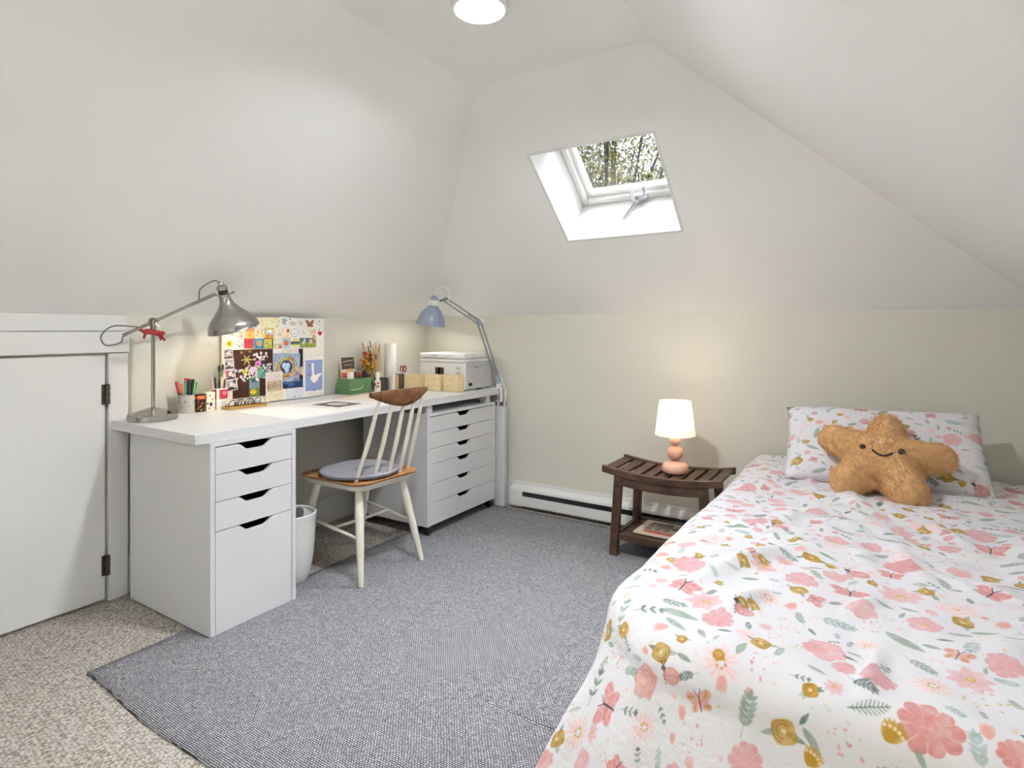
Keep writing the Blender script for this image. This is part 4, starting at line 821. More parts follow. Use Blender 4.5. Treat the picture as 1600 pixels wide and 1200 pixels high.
for i in range(nth):
    j = (i+1) % nth; F.append((e, n0+j, n0+i))
    for k in range(nr_-1): F.append((n0+k*nth+i, n0+k*nth+j, n0+(k+1)*nth+j, n0+(k+1)*nth+i))
sm_ = MB().add(V, F)
SMX = Matrix.Translation((.006,2.575,.622)) @ Matrix.Rotation(math.radians(7), 4, 'Z') @ Matrix.Rotation(math.radians(36), 4, 'X') @ Matrix.Rotation(math.radians(-9), 4, 'Z')
st = sm_.build('plush_star', M_FUR, angle=180); st.matrix_world = SMX
b = _bm.new(); b.from_mesh(st.data); _bm.ops.remove_doubles(b, verts=b.verts, dist=.0003); _bm.ops.recalc_face_normals(b, faces=b.faces); b.to_mesh(st.data); b.free()
tx = bpy.data.textures.new('fur_clumps', 'CLOUDS'); tx.noise_scale = .012; dm = st.modifiers.new('fur', 'DISPLACE'); dm.texture = tx; dm.strength = .006; dm.mid_level = .5; dm.texture_coords = 'LOCAL'
ps = st.modifiers.new('fur_system', 'PARTICLE_SYSTEM').particle_system.settings; ps.type = 'HAIR'; ps.count = 6000; ps.hair_length = .008; ps.hair_step = 3; ps.render_step = 2; ps.display_step = 2
ps.child_type = 'INTERPOLATED'; ps.rendered_child_count = 10; ps.child_percent = 1; ps.roughness_2 = .006; ps.clump_factor = .25; ps.root_radius = .5; ps.tip_radius = .15; ps.radius_scale = .0011; ps.brownian_factor = .004; ps.material = 1
tag(st, 'golden brown plush star with a smiling face sitting on the duvet against the pillow', 'plush toy')
for s in (-1, 1):
    x, y = .060*s-.010, -.020; MB().ball((x, y, star_h(x, y)+.003), (.0105,.0125,.008), 20, 12).build('eye', M_BLACK, st)
mp = []
for k in range(17):
    a = math.radians(215+110*k/16); x, y = -.008+.038*math.cos(a), -.018+.038*math.sin(a); mp.append((x, y, star_h(x, y)+.005))
MB().tube(mp, .0030, 8).build('mouth', M_BLACK, st)

# ------------------------------------------------------------------ small prints on paper and packaging
AT = Canvas(1024, 2048, (240,236,228)); AREG = {}; _pk = [2, 2, 0]
def areg(key, w, h):
    if _pk[0]+w+3 > AT.w: _pk[0] = 2; _pk[1] += _pk[2]+3; _pk[2] = 0
    x, y = _pk[0], _pk[1]; _pk[0] += w+3; _pk[2] = max(_pk[2], h); AREG[key] = (x, y, w, h); AT.clip = (x, y, x+w, y+h); return x, y
def art(key, w, h, seed=0):
    """w, h in px; y up"""
    x, y = areg(key, w, h); c = AT; rg = random.Random(hash(key) % 1000 if False else sum(map(ord, key)))
    X = lambda s: x+s*w
    Y = lambda t: y+t*h
    def noise(n, cols, r0, r1, a=.8, s0=0, s1=1, t0=0, t1=1):
        for _ in range(n): c.ell(X(rg.uniform(s0, s1)), Y(rg.uniform(t0, t1)), w*rg.uniform(r0, r1), w*rg.uniform(r0, r1)*.7, rg.choice(cols), a, rg.uniform(0, 3))
    bgc = {'sketchg':(232,236,214),'figure':(246,232,220),'lilac':(244,236,196),'plant':(240,238,234),'pebbles':(240,238,234),'twig':(240,234,220),'butterfly':(242,234,218),'writing':(242,240,234),
      'sketch':(236,236,232),'peach':(244,230,214),'sunset':(244,206,120),'bunch':(246,236,212),'cloud':(222,202,90),'faded':(240,230,214),'balloon':(244,222,190),'circle':(242,242,240),'sketch2':(232,230,226),
      'beigeflowers':(240,232,214),'heart':(246,242,238),'sunflower':(244,242,230),'figures':(240,238,228),'redprint':(206,72,82),'blueflower':(84,150,188),'greenfruit':(206,196,92),'meadow':(226,224,190),
      'poppy':(186,206,220),'lake':(238,230,214),'geese':(150,170,84),'still':(74,46,36),'bw1':(226,218,220),'bw2':(224,218,220),'bwred':(220,212,214),'bw3':(224,216,218),'dark':(34,28,30),'nest':(150,170,200),
      'etching':(238,222,190),'note':(222,224,232),'goose':(246,242,238),'board':(244,238,226)}.get(key, (240,236,228))
    c.rect(x, y, x+w, y+h, bgc)
    if key in ('sketchg','twig','writing','sketch','sketch2','faded','plant'):
        col = {'sketchg':(130,170,90),'faded':(206,160,120),'plant':(120,130,120)}.get(key, (150,150,146))
        for i in range(10 if key != 'writing' else 3):
            if key == 'writing': c.line(X(.2), Y(.7-.18*i), X(.8), Y(.72-.18*i), 1.2, col, .6)
            else: c.line(X(rg.uniform(.25,.75)), Y(rg.uniform(.2,.5)), X(rg.uniform(.25,.75)), Y(rg.uniform(.4,.85)), 1.3, col, .7)
        if key == 'plant': noise(8, [(140,150,140),(110,120,112)], .06, .14, .7, .3, .7, .3, .8)
        if key == 'sketchg': noise(4, [(150,190,100)], .04, .08)
    elif key == 'figure': noise(6, [(236,150,110),(206,130,170),(240,180,90)], .08, .16, .8, .3, .7, .15, .9)
    elif key == 'lilac': noise(14, [(206,190,214),(230,210,110),(170,190,110),(236,170,90)], .03, .07, .8)
    elif key == 'pebbles': c.ell(X(.55), Y(.4), w*.32, h*.22, (206,204,188)); c.ring(X(.55), Y(.4), w*.32, h*.22, 1.2, (140,140,130), .7)
    elif key == 'butterfly':
        for s in (-1, 1): c.leaf(X(.5), Y(.25), X(.5+s*.45), Y(.9), w*.34, (150,104,74)); c.leaf(X(.5), Y(.35), X(.5+s*.3), Y(.15), w*.22, (120,90,70))
    elif key in ('peach','bunch','beigeflowers'): noise(12, {'peach':[(232,170,130),(214,150,110),(250,206,170)],'bunch':[(240,200,90),(226,150,150),(190,200,120)],'beigeflowers':[(206,186,110),(180,160,120),(226,200,130)]}[key], .06, .15, .8, .15, .85, .1, .85)
    elif key == 'sunset': c.rect(X(0), Y(.7), X(1), Y(1), (236,160,120)); c.ell(X(.5), Y(.35), w*.12, h*.3, (226,120,90)); noise(8, [(250,222,100),(240,170,70)], .1, .2, .6, 0, 1, 0, .6)
    elif key == 'cloud': c.rect(X(.14), Y(.1), X(.86), Y(.86), (198,206,226)); c.ell(X(.5), Y(.66), w*.3, h*.14, (250,250,250)); c.ell(X(.35), Y(.2), w*.22, h*.2, (236,140,50)); c.ell(X(.65), Y(.15), w*.2, h*.12, (240,190,80))
    elif key == 'balloon': c.ell(X(.68), Y(.68), w*.15, h*.16, (206,62,60)); c.line(X(.68), Y(.55), X(.5), Y(.1), 1, (170,140,110)); c.rect(X(.1), Y(.12), X(.9), Y(.3), (246,206,120), .6)
    elif key == 'circle': c.ring(X(.5), Y(.5), w*.42, h*.40, 1.6, (70,78,88)); noise(5, [(190,206,206),(150,160,164)], .05, .12, .7, .35, .7, .3, .6)
    elif key == 'heart':
        for s in (-1, 1): c.ell(X(.42+s*.14), Y(.5), w*.19, h*.13, (196,44,60), 1, s*.6)
        c.leaf(X(.42), Y(.6), X(.42), Y(.2), w*.42, (196,44,60))
    elif key == 'sunflower':
        c.polar(X(.5), Y(.48), w*.42, lambda t: .85+.15*np.cos(14*t), (236,200,70)); c.ell(X(.5), Y(.48), w*.2, w*.2, (214,170,60)); c.ell(X(.5), Y(.48), w*.1, w*.1, (120,100,30))
    elif key == 'figures': noise(9, [(180,186,170),(226,206,140),(200,170,150),(150,160,150)], .04, .09, .8, .1, .9, .2, .9)
    elif key == 'redprint': noise(16, [(150,40,70),(230,110,100),(220,90,110),(180,50,60)], .06, .14)
    elif key == 'blueflower': noise(8, [(70,130,170),(110,170,190)], .1, .2); c.ell(X(.5), Y(.5), w*.26, h*.28, (206,196,110)); c.ell(X(.5), Y(.5), w*.16, h*.2, (236,140,90))
    elif key == 'greenfruit': noise(12, [(140,170,60),(236,180,70),(120,150,60),(240,220,120)], .08, .18); c.rect(X(.9), Y(0), X(1), Y(1), (36,30,26)); c.rect(X(0), Y(.94), X(1), Y(1), (36,30,26)); c.rect(X(0), Y(0), X(1), Y(.05), (46,40,30))
    elif key == 'meadow': c.rect(X(0), Y(.35), X(1), Y(.45), (150,150,110), .7); c.rect(X(.62), Y(.05), X(.95), Y(.3), (206,80,70)); c.rect(X(0), Y(.05), X(.4), Y(.3), (196,210,180))
    elif key == 'poppy': c.ell(X(.5), Y(.5), w*.3, w*.28, (226,112,80)); c.line(X(.45), Y(.3), X(.45), Y(0), 1.5, (150,120,90)); noise(3, [(214,190,226),(120,190,210)], .08, .14, .8, .2, .8, .7, .95)
    elif key == 'lake': c.rect(X(0), Y(.5), X(1), Y(.66), (46,60,116)); c.ell(X(.5), Y(.78), w*.3, h*.1, (232,210,60)); c.rect(X(0), Y(.36), X(1), Y(.5), (110,140,80)); c.ell(X(.5), Y(.3), w*.3, h*.1, (214,206,70)); c.rect(X(0), Y(.0), X(1), Y(.2), (232,222,214))
    elif key == 'geese':
        c.rect(X(0), Y(.5), X(.5), Y(1), (96,110,110)); c.rect(X(.5), Y(.5), X(1), Y(1), (150,130,100)); c.ell(X(.3), Y(.68), w*.05, h*.25, (244,242,240)); c.ell(X(.2), Y(.5), w*.05, h*.2, (236,236,232)); c.ell(X(.68), Y(.6), w*.1, h*.22, (236,214,200)); c.ell(X(.9), Y(.85), w*.06, h*.12, (226,196,70)); noise(10, [(130,150,60),(170,190,100)], .03, .06, .7, 0, 1, 0, .4)
    elif key == 'still':
        noise(60, [(66,40,34),(84,54,42),(56,36,32)], .05, .12, .5)
        c.rect(X(.40), Y(.0), X(.66), Y(.42), (120,150,150)); c.ell(X(.53), Y(.42), w*.13, h*.05, (70,110,120)); c.rect(X(.40), Y(.0), X(.66), Y(.2), (110,130,60)); c.ell(X(.5), Y(.13), w*.08, h*.05, (214,190,60)); c.rect(X(0), Y(0), X(1), Y(.035), (206,196,180)); c.ell(X(.55), Y(.36), w*.1, h*.04, (60,96,110))
        noise(40, [(240,236,226),(226,206,230),(236,220,206),(200,190,150)], .025, .06, .9, .05, .8, .38, .66); noise(22, [(240,238,232),(206,214,170),(236,226,214)], .02, .05, .9, .5, .85, .55, .92); noise(14, [(232,228,226),(190,206,206)], .02, .05, .9, .68, .98, .5, .68)
        for i in range(6): a = i*1.05; c.leaf(X(.34), Y(.80), X(.34)+w*.16*math.cos(a), Y(.80)+w*.14*math.sin(a)-4, w*.035, (226,216,110), .8)
        for i in range(5): a = i*1.25+.3; c.leaf(X(.3), Y(.55), X(.3)+w*.10*math.cos(a), Y(.55)+w*.09*math.sin(a), w*.04, (216,206,90), .85)
        c.ell(X(.62), Y(.70), w*.08, h*.06, (220,140,196)); c.ell(X(.6), Y(.69), w*.04, h*.03, (186,90,160)); c.ell(X(.5), Y(.58), w*.1, h*.06, (222,196,230)); c.leaf(X(.62), Y(.42), X(.72), Y(.64), w*.12, (110,170,140)); c.leaf(X(.66), Y(.4), X(.9), Y(.56), w*.1, (90,150,160)); noise(8, [(190,150,60),(130,80,60)], .02, .04, .8, .2, .45, .86, .98)
    elif key in ('bw1','bw2','bw3','bwred'):
        c.rect(X(.08), Y(.08), X(.92), Y(.92), (176,168,172)); noise(12, [(60,52,56),(90,82,86),(206,198,202),(40,36,38)], .06, .2, .75, .15, .85, .1, .85); c.ell(X(.45), Y(.55), w*.18, h*.2, (222,212,214)); c.ell(X(.72), Y(.4), w*.16, h*.18, (206,196,198)); c.rect(X(.08), Y(.08), X(.92), Y(.22), (46,40,44), .8)
        if key == 'bwred': c.rect(X(.08), Y(.3), X(.3), Y(.9), (206,66,60), .85)
        c.rect(X(0), Y(0), X(1), Y(.07), bgc); c.rect(X(0), Y(.93), X(1), Y(1), bgc); c.rect(X(0), Y(0), X(.07), Y(1), bgc); c.rect(X(.93), Y(0), X(1), Y(1), bgc)
    elif key == 'dark':
        c.rect(X(0), Y(.0), X(1), Y(.22), (40,66,110)); c.ell(X(.3), Y(.1), w*.3, h*.06, (76,104,150)); c.ell(X(.1), Y(.06), w*.2, h*.05, (30,46,80)); c.ell(X(.94), Y(.42), w*.1, h*.12, (222,186,166)); c.rect(X(.82), Y(.55), X(.92), Y(1), (196,186,180), .0); c.rect(X(0), Y(.86), X(.8), Y(1), (236,216,206))
    elif key == 'nest':
        noise(14, [(176,196,220),(140,156,196),(196,206,214)], .1, .2, .6); noise(8, [(120,104,140),(150,130,150)], .08, .16, .6, .5, 1, 0, .35)
        for i in range(60):
            a = rg.uniform(0, 6.28); q = rg.uniform(.24, .42); b2 = a+rg.uniform(.3, .7); c.line(X(.48+q*math.cos(a)), Y(.5+q*math.sin(a)), X(.48+q*math.cos(b2)), Y(.5+q*math.sin(b2)), w*.035, rg.choice([(206,170,90),(184,142,70),(226,196,120),(150,110,60)]), .9)
        c.ell(X(.48), Y(.52), w*.22, h*.22, (50,60,92))
        for s, t in ((.4,.56),(.54,.56),(.5,.42)): c.ell(X(s), Y(t), w*.085, h*.115, (176,206,230)); c.ell(X(s-.02), Y(t+.03), w*.03, h*.04, (222,236,244))
    elif key == 'etching':
        c.rect(X(.08), Y(.34), X(.92), Y(.93), (206,186,160)); c.rect(X(.08), Y(.7), X(.92), Y(.93), (214,206,206))
        for i in range(46): q = rg.uniform(.1,.9); c.line(X(q), Y(rg.uniform(.36,.5)), X(q+rg.uniform(-.2,.2)), Y(rg.uniform(.55,.72)), 1.1, rg.choice([(120,96,76),(150,120,92),(90,72,60)]), .7)
        c.line(X(.3), Y(.2), X(.7), Y(.2), 1, (206,190,160)); c.line(X(.35), Y(.14), X(.65), Y(.14), 1, (206,190,160))
    elif key == 'goose':
        c.rect(X(.07), Y(.05), X(.93), Y(.93), (150,164,208)); c.line(X(.42), Y(.78), X(.46), Y(.46), w*.10, (248,246,240)); c.ell(X(.42), Y(.8), w*.075, h*.045, (248,246,240)); c.ell(X(.52), Y(.40), w*.2, h*.10, (248,246,240)); c.leaf(X(.55), Y(.42), X(.9), Y(.53), w*.14, (248,246,240)); c.ell(X(.50), Y(.33), w*.11, h*.07, (248,246,240))
        c.leaf(X(.37), Y(.80), X(.2), Y(.77), w*.06, (186,96,60)); c.line(X(.46), Y(.28), X(.46), Y(.22), 1.6, (150,110,80)); c.line(X(.54), Y(.28), X(.54), Y(.22), 1.6, (150,110,80)); c.line(X(.38), Y(.20), X(.62), Y(.20), 2, (170,150,120)); c.ell(X(.24), Y(.52), w*.03, h*.03, (110,60,90)); c.line(X(.24), Y(.5), X(.26), Y(.44), 1, (90,110,80))
        for i in range(11): c.rect(X(.14+.065*i), Y(.075), X(.18+.065*i), Y(.095), (110,120,170), .7)
    elif key == 'note': pass
    elif key == 'board':
        for i in range(420): s, t = rg.random(), rg.random(); a = rg.uniform(0, 3); c.leaf(X(s), Y(t), X(s)+7*math.cos(a), Y(t)+7*math.sin(a), 2.6, rg.choice([(206,90,76),(150,130,110),(196,120,90),(120,110,90)]), .8)
    elif key == 'tin':
        c.rect(x, y, x+w, y+h, (196,192,182))
        for i in range(7): c.rect(X(0), Y(.08+.13*i), X(1), Y(.11+.13*i), (160,156,146), .6)
        for i in range(40): c.rect(X(rg.random()), Y(rg.uniform(.15,.85)), X(rg.random())+6, Y(rg.uniform(.15,.85)), (150,146,140), .05)
        for k in range(6):
            c.rect(X(.08+.16*k), Y(.55), X(.11+.16*k), Y(.75), (110,120,130), .7); c.rect(X(.12+.16*k), Y(.58), X(.19+.16*k), Y(.62), (130,126,120), .7); c.rect(X(.12+.16*k), Y(.36), X(.2+.16*k), Y(.4), (130,126,120), .7)
    elif key == 'paintbox': c.rect(x, y, x+w, y+h, (40,30,26)); c.rect(X(0), Y(.72), X(1), Y(.95), (206,66,90)); c.rect(X(.1), Y(.78), X(.9), Y(.9), (240,150,40)); noise(8, [(236,140,40),(230,206,190),(180,90,40),(60,50,50)], .08, .2, .9, 0, 1, .1, .65)
    elif key == 'dotbox':
        c.rect(x, y, x+w, y+h, (242,232,208))
        for s, t, q, cl in ((.5,.35,.17,(80,70,74)),(.12,.4,.1,(84,80,84)),(.35,.82,.09,(120,116,110)),(.7,.6,.09,(150,120,60)),(.3,.14,.09,(110,116,110)),(.85,.15,.08,(214,170,140)),(.08,.75,.06,(226,190,90)),(.8,.88,.06,(240,220,110))): c.ell(X(s), Y(t), w*q, w*q, cl)
    elif key == 'redlabel':
        c.rect(x, y, x+w, y+h, (240,234,226)); c.rect(X(.28), Y(.50), X(1), Y(.94), (196,56,72)); c.line(X(.55), Y(.74), X(.62), Y(.84), 2, (250,236,230)); c.line(X(.58), Y(.72), X(.9), Y(.78), 2.4, (250,236,230)); c.line(X(.72), Y(.66), X(.78), Y(.86), 2, (250,236,230)); c.rect(X(.4), Y(.1), X(.85), Y(.42), (226,222,218))
    elif key == 'packet':
        c.rect(x, y, x+w, y+h, (238,226,206)); c.rect(X(0), Y(.66), X(1), Y(1), (92,78,66)); c.line(X(.1), Y(.86), X(.88), Y(.9), 2.4, (226,216,204)); c.line(X(.2), Y(.77), X(.8), Y(.77), 2, (206,196,186)); noise(10, [(232,150,40),(240,170,70),(214,120,40)], .08, .18, .9, .2, .95, .1, .6)
    elif key == 'flowerbottle': c.rect(x, y, x+w, y+h, (236,226,206)); noise(16, [(206,70,66),(226,130,110),(110,140,80),(60,60,60)], .03, .08)
    elif key == 'darkprint': c.rect(x, y, x+w, y+h, (240,238,236)); c.rect(X(.03), Y(.04), X(.97), Y(.96), (104,94,92)); c.ell(X(.48), Y(.55), w*.28, h*.26, (206,200,198)); noise(8, [(190,184,182),(222,216,214)], .05, .12, .7, .3, .7, .4, .75)
    elif key == 'sheetlines':
        c.rect(x, y, x+w, y+h, (240,237,234))
        for i in range(7): c.line(X(.05), Y(.08+.03*i), X(.95), Y(.08+.03*i), 1, (150,140,150), .6)
        c.rect(X(.02), Y(.3), X(.98), Y(.33), (120,110,116), .7)
    elif key == 'pinksheet':
        c.rect(x, y, x+w, y+h, (240,226,210))
        for i in range(9): c.line(X(.03), Y(.1+.1*i), X(.97), Y(.1+.1*i), 1.5, (206,160,146), .7)
        c.rect(X(.05), Y(.0), X(.12), Y(1), (190,130,116), .7)
    elif key == 'matlines':
        c.rect(x, y, x+w, y+h, (238,236,233))
        for i in range(18): c.line(X(rg.uniform(.3,.9)), Y(rg.uniform(.2,.9)), X(rg.uniform(.3,.9)), Y(rg.uniform(.2,.9)), 1.2, (206,206,204), .5)
        c.rect(X(0), Y(0), X(1), Y(.012), (206,206,206), .8)
    elif key == 'book':
        c.rect(x, y, x+w, y+h, (226,208,190)); c.rect(X(.12), Y(.1), X(.97), Y(.9), (176,164,146)); c.rect(X(.14), Y(.1), X(.6), Y(.28), (196,100,88)); c.rect(X(.14), Y(.6), X(.5), Y(.9), (120,112,100)); c.ell(X(.75), Y(.35), w*.14, h*.25, (196,140,126)); noise(14, [(110,86,72),(206,170,150),(150,140,120),(86,80,72)], .04, .09, .7, .15, .95, .3, .9); c.ell(X(.85), Y(.42), w*.08, h*.16, (66,72,66))
def jitter(key, amp=.07):                                     # brush and print unevenness
    x, y, w, h = AREG[key]; g = np.random.default_rng(w*h+len(key)); jit = g.normal(1, amp, ((h+1)//2, (w+1)//2, 3)).repeat(2, 0).repeat(2, 1)[:h, :w]*g.normal(1, amp*.6, (h, w, 1))
    AT.a[y:y+h, x:x+w] = np.clip(AT.a[y:y+h, x:x+w]*jit, 0, 1)
CARDPX = 950
for n_, l_, a_, y_, z_, w_, h_, t_, ly_, p_ in CARDS: art(a_, max(8, int(w_*CARDPX)), max(8, int(h_*CARDPX))); jitter(a_, .16 if a_ in ('still','nest','dark','greenfruit','redprint','geese','etching') else .03 if a_ in ('note','goose') else .07)
art('board', 560, 400)
for k, w, h in (('tin',180,70),('paintbox',40,70),('dotbox',44,74),('redlabel',60,90),('packet',90,120),('flowerbottle',100,40),('darkprint',160,120),('sheetlines',200,160),('pinksheet',200,150),('matlines',180,320),('book',180,120)): art(k, w, h)
IM_AT = AT.image('paper_prints'); M_PRINT = print_mat('printed_paper', IM_AT, .6)
def auv(key, s, t): x, y, w, h = AREG[key]; return ((x+.6+s*(w-1.2))/AT.w, (y+.6+t*(h-1.2))/AT.h)
MYZ = Matrix(((0,0,1,0),(1,0,0,0),(0,1,0,0),(0,0,0,1)))     # sheet's right -> +y, up -> +z, face -> +x
def sheet(key, w, h, th=.0008, T=None, edge=(.5,.02)):
    m = MB()
    if T is not None: m.T = T
    m.box((-w/2,-h/2,0),(w/2,h/2,th)); q = auv(key, *edge)
    m.uv = [[q]*4 for _ in range(6)]; m.uv[1] = [auv(key,0,0),auv(key,1,0),auv(key,1,1),auv(key,0,1)]
    return m
def pbox(key, w, d, h, open_top=True, faces=('x',)):
    """upright carton with the print on its +x face (and -y face)"""
    m = MB(); t = .0012; m.box((-d/2,-w/2,0),(d/2,w/2,h)); q = auv(key,.5,.97); m.uv = [[q]*4 for _ in range(6)]
    m.uv[3] = [auv(key,0,0),auv(key,1,0),auv(key,1,1),auv(key,0,1)]; m.uv[2] = [auv(key,0,0),auv(key,1,0),auv(key,1,1),auv(key,0,1)]
    return m
# ------------------------------------------------------------------ pin board and everything pinned to it
bo = sheet('board', .596, .425, .012, MYZ).build('pin_board', M_PRINT, loc=(-2.652,1.8945,.9525), smooth=False, bevel=.001)
tag(bo, 'cork pin board covered in sprig-patterned paper leaning on the wall behind the desk', 'pin board')
M_PIN = mat('dark_pin', (44,42,44), .3)
for (nm, lab, key, y, z, w, h, tilt, ly, pin) in CARDS:
    o = sheet(key, w, h, .0007, MYZ).build(nm, M_PRINT, loc=(-2.6396+.0010*ly, y, z), smooth=False, rot=(math.radians(tilt),0,0))
    tag(o, lab, 'print' if nm == 'painting_print' else 'photo' if nm == 'photo' else 'note' if nm == 'note' else 'card')
    if key == 'etching': o.location.x += .004
    if pin:
        py, pz = {'sketchg':(.1,-.25),'figure':(-.2,-.4),'lilac':(.35,-.35),'plant':(.32,.15),'pebbles':(-.25,.35),'butterfly':(.35,-.25),'writing':(.05,.25),'cloud':(.25,-.3),'faded':(.25,-.15),'balloon':(.2,.25),'beigeflowers':(.2,-.35),'heart':(-.2,.3),'figures':(.05,-.3),'blueflower':(.3,-.3),'geese':(-.1,-.3),'note':(0,-.3),'goose':(0,-.46)}.get(key, (.3,.3))
        MB().lathe([(0,0),(.0028,0),(.0034,.001),(.0028,.003),(0,.0042)],12,(.0007,py*w,pz*h),(1,0,0)).build('pin', M_PIN, o)

# ------------------------------------------------------------------ steel desk lamp with the red hanging animal
D = thing('desk_lamp', 'brushed steel desk lamp with a bell shade at the near desk end', 'lamp', (-2.545,1.238,T+.0004))
MB().lathe([(0,0),(.090,0),(.092,.003),(.092,.022),(.089,.026),(.03,.044),(.012,.050),(0,.050)],56).build('base', M_STEEL, D, angle=25)
MB().cyl((.066,.03,.031),(.068,.03,.037),.006,n=14).build('switch', M_DARK, D)
MB().cyl((0,0,.045),(0,0,.395),.0075,n=20).build('pole', M_STEEL, D)
J = Vector((.004,.0,.404)); tip = Vector((.125,.195,.526)); bk = Vector((-.056,-.088,.345))
bk = J-(tip-J)*.46
MB().cyl(bk, tip, .0068,n=16).cyl(bk+(J-bk)*.0, bk+(J-bk)*.12, .0076, n=16).build('arm', M_STEEL, D)
side = (tip-J).cross(Vector((0,0,1))).normalized()
jn = MB().cyl(J-side*.016, J+side*.026, .017, n=24).ball(J+side*.030, (.011,.011,.011)).cyl((0,0,.370),(0,0,.404),.0105,n=16)
jn.build('joint', mat('nickel', (150,138,120), .3, 1), D, bevel=.002)
MB().tube([J+Vector((.012,.004,-.004))+side*.02, J+Vector((.02,.012,-.02))+side*.02, J+Vector((.018,.02,-.038))+side*.015], [.004,.007,.003], 10).build('knob', M_WGLOSS, D)
nk = Vector((.125,.234,.515)); ax = Vector((.01,.30,-.95)).normalized()
MB().lathe([(.0215,-.01),(.023,.0),(.026,.018),(.032,.034),(.044,.052),(.062,.072),(.082,.092),(.097,.112),(.1045,.130),(.106,.142),(.1085,.146),(.106,.148),(.103,.143),(.101,.130),(.093,.111),(.078,.092),(.058,.073),(.040,.053),(.028,.035),(.022,.018),(.020,0)],56,nk,ax).build('shade', M_STEEL, D, angle=50)
MB().lathe([(0,-.062),(.010,-.062),(.013,-.056),(.013,-.050),(.021,-.048),(.0225,-.038),(.0225,-.030),(.019,-.029),(.019,-.012),(.023,-.010),(.024,-.002),(0,-.002)],32,nk,ax).build('socket', M_STEEL, D, angle=30)
MB().lathe([(.0195,-.0285),(.0198,-.012)],32,nk,ax).build('socket_band', M_DARK, D)
MB().tube([tip-(tip-J).normalized()*.012, nk+ax*.0+Vector((0,-.020,.004))], .004, 10).build('yoke', M_STEEL, D)
MB().tube([nk+Vector((0,.022,.010)), nk+Vector((0,.034,.019)), nk+Vector((0,.036,.020)), nk+Vector((0,.046,.024))], [.003,.003,.0055,.0055], 10).build('shade_knob', M_STEEL, D)
top = nk-ax*.062
MB().tube(bez([top, top+Vector((-.004,-.030,.006)), top+Vector((-.02,-.075,-.030)), J+(tip-J)*.72+Vector((0,0,.008))], 10), .0026, 8).build('cable', M_CABLEG, D)
MB().tube(bez([bk, bk+Vector((-.006,-.008,-.030)), bk+Vector((-.008,-.060,-.038)), bk+Vector((-.006,-.075,.0)), bk+Vector((0,-.035,.038)), bk+(J-bk)*.45+Vector((.004,0,.010))], 10), .0028, 8).build('cable', M_CABLEG, D)
bl = MB().ball(tuple(nk+ax*.085), (.026,.026,.03)); bl.build('bulb', emis('desk_bulb_glass', (255,232,196), 8), D)
kl = bpy.data.lights.new('desk_bulb_light', 'POINT'); kl.energy = DESK_W; kl.color = (1,.86,.68); kl.shadow_soft_size = .028
ko = bpy.data.objects.new('desk_bulb_light', kl); ko.location = nk+ax*.118; ko.parent = D; COL.objects.link(ko)
M_RED = mat('red_ornament', (150,18,18), .45)
RA = thing('hanging_ornament', 'red dotted animal ornament hanging from the steel lamp joint', 'ornament', (-2.498,1.216,1.090))
body = MB()
body.tube([(0,-.044,.012),(0,-.032,.010),(0,-.01,.010),(0,.015,.004),(0,.030,-.002),(0,.036,-.004)], [.004,.010,.0125,.0115,.013,.008], 14)
body.tube([(0,-.034,.012),(0,-.047,.016),(0,-.054,.014)], [.006,.0055,.003], 10)
for y, z0, dy, s in ((-.032,.004,-.006,1),(-.026,.004,-.004,-1),(.022,-.004,.004,1),(.032,-.006,.012,-1)): body.tube([(.005*s,y,z0),(.006*s,y+dy,z0-.016),(.006*s,y+dy*1.4,z0-.021)], [.0055,.004,.0045], 10)
body.tube([(0,.034,.004),(0,.044,.002)], [.009,.006], 10)
body.build('body', M_RED, RA)
dt = MB()
for k in range(9): dt.ball((.0112*math.cos(.5*(k % 3-1)), -.03+.005*k, .008-.0005*k+.010*math.sin(.7*(k % 3-1))), .0010, 8, 6)
dt.build('dot', mat('white_dot', (240,226,222), .5), RA)
MB().tube([(0,.0,.020),(.001,.001,.034),(-.004,.0,.048)], .0012, 6).build('string', M_WGLOSS, RA)

# ------------------------------------------------------------------ pots, pens and boxes at the near end
def pen(label, base, top_, r, rgb, cap=None, cat='pen', name='marker', group=None, tipc=None, caplen=.35):
    b0, t0 = Vector(base), Vector(top_); k = b0.lerp(t0, 1-caplen); nm = 'pen_%d_%d_%d' % rgb
    o = MB().tube([b0, k] if cap else [b0, t0], r, 10).build(name, mat(nm, rgb, .4), loc=(0,0,0))
    tag(o, label, cat, group)
    if cap: MB().tube([k, t0, t0+(t0-k).normalized()*.002], [r*1.12, r*1.1, r*.7], 10).build('cap', mat('pen_%d_%d_%d' % cap, cap, .4), o)
    return o
tn = thing('tin_can', 'silver tin can holding coloured markers beside the steel lamp base', 'tin can', (-2.612,1.4125,T+.0003))
m = MB(); n = 40; r = .032; V = []; F = []; U = []
for i in range(n):
    a0, a1 = 2*PI*i/n, 2*PI*(i+1)/n; o = len(V); V += [(r*math.cos(a0),r*math.sin(a0),.003),(r*math.cos(a1),r*math.sin(a1),.003),(r*math.cos(a1),r*math.sin(a1),.080),(r*math.cos(a0),r*math.sin(a0),.080)]
    F.append((o,o+1,o+2,o+3)); U.append([auv('tin',i/n,0),auv('tin',(i+1)/n,0),auv('tin',(i+1)/n,1),auv('tin',i/n,1)])
m.add(V, F, U).build('printed_wall', M_PRINT, tn, fix=False, angle=180)
MB().lathe([(0,.001),(.031,.001),(.0335,.0),(.0335,.003),(.032,.004),(.0312,.004),(.0312,.079),(.0335,.079),(.0335,.083),(.0305,.083),(.0303,.006),(0,.006)],40).build('rim', M_CHROME, tn)
cx, cy = -2.612, 1.4125
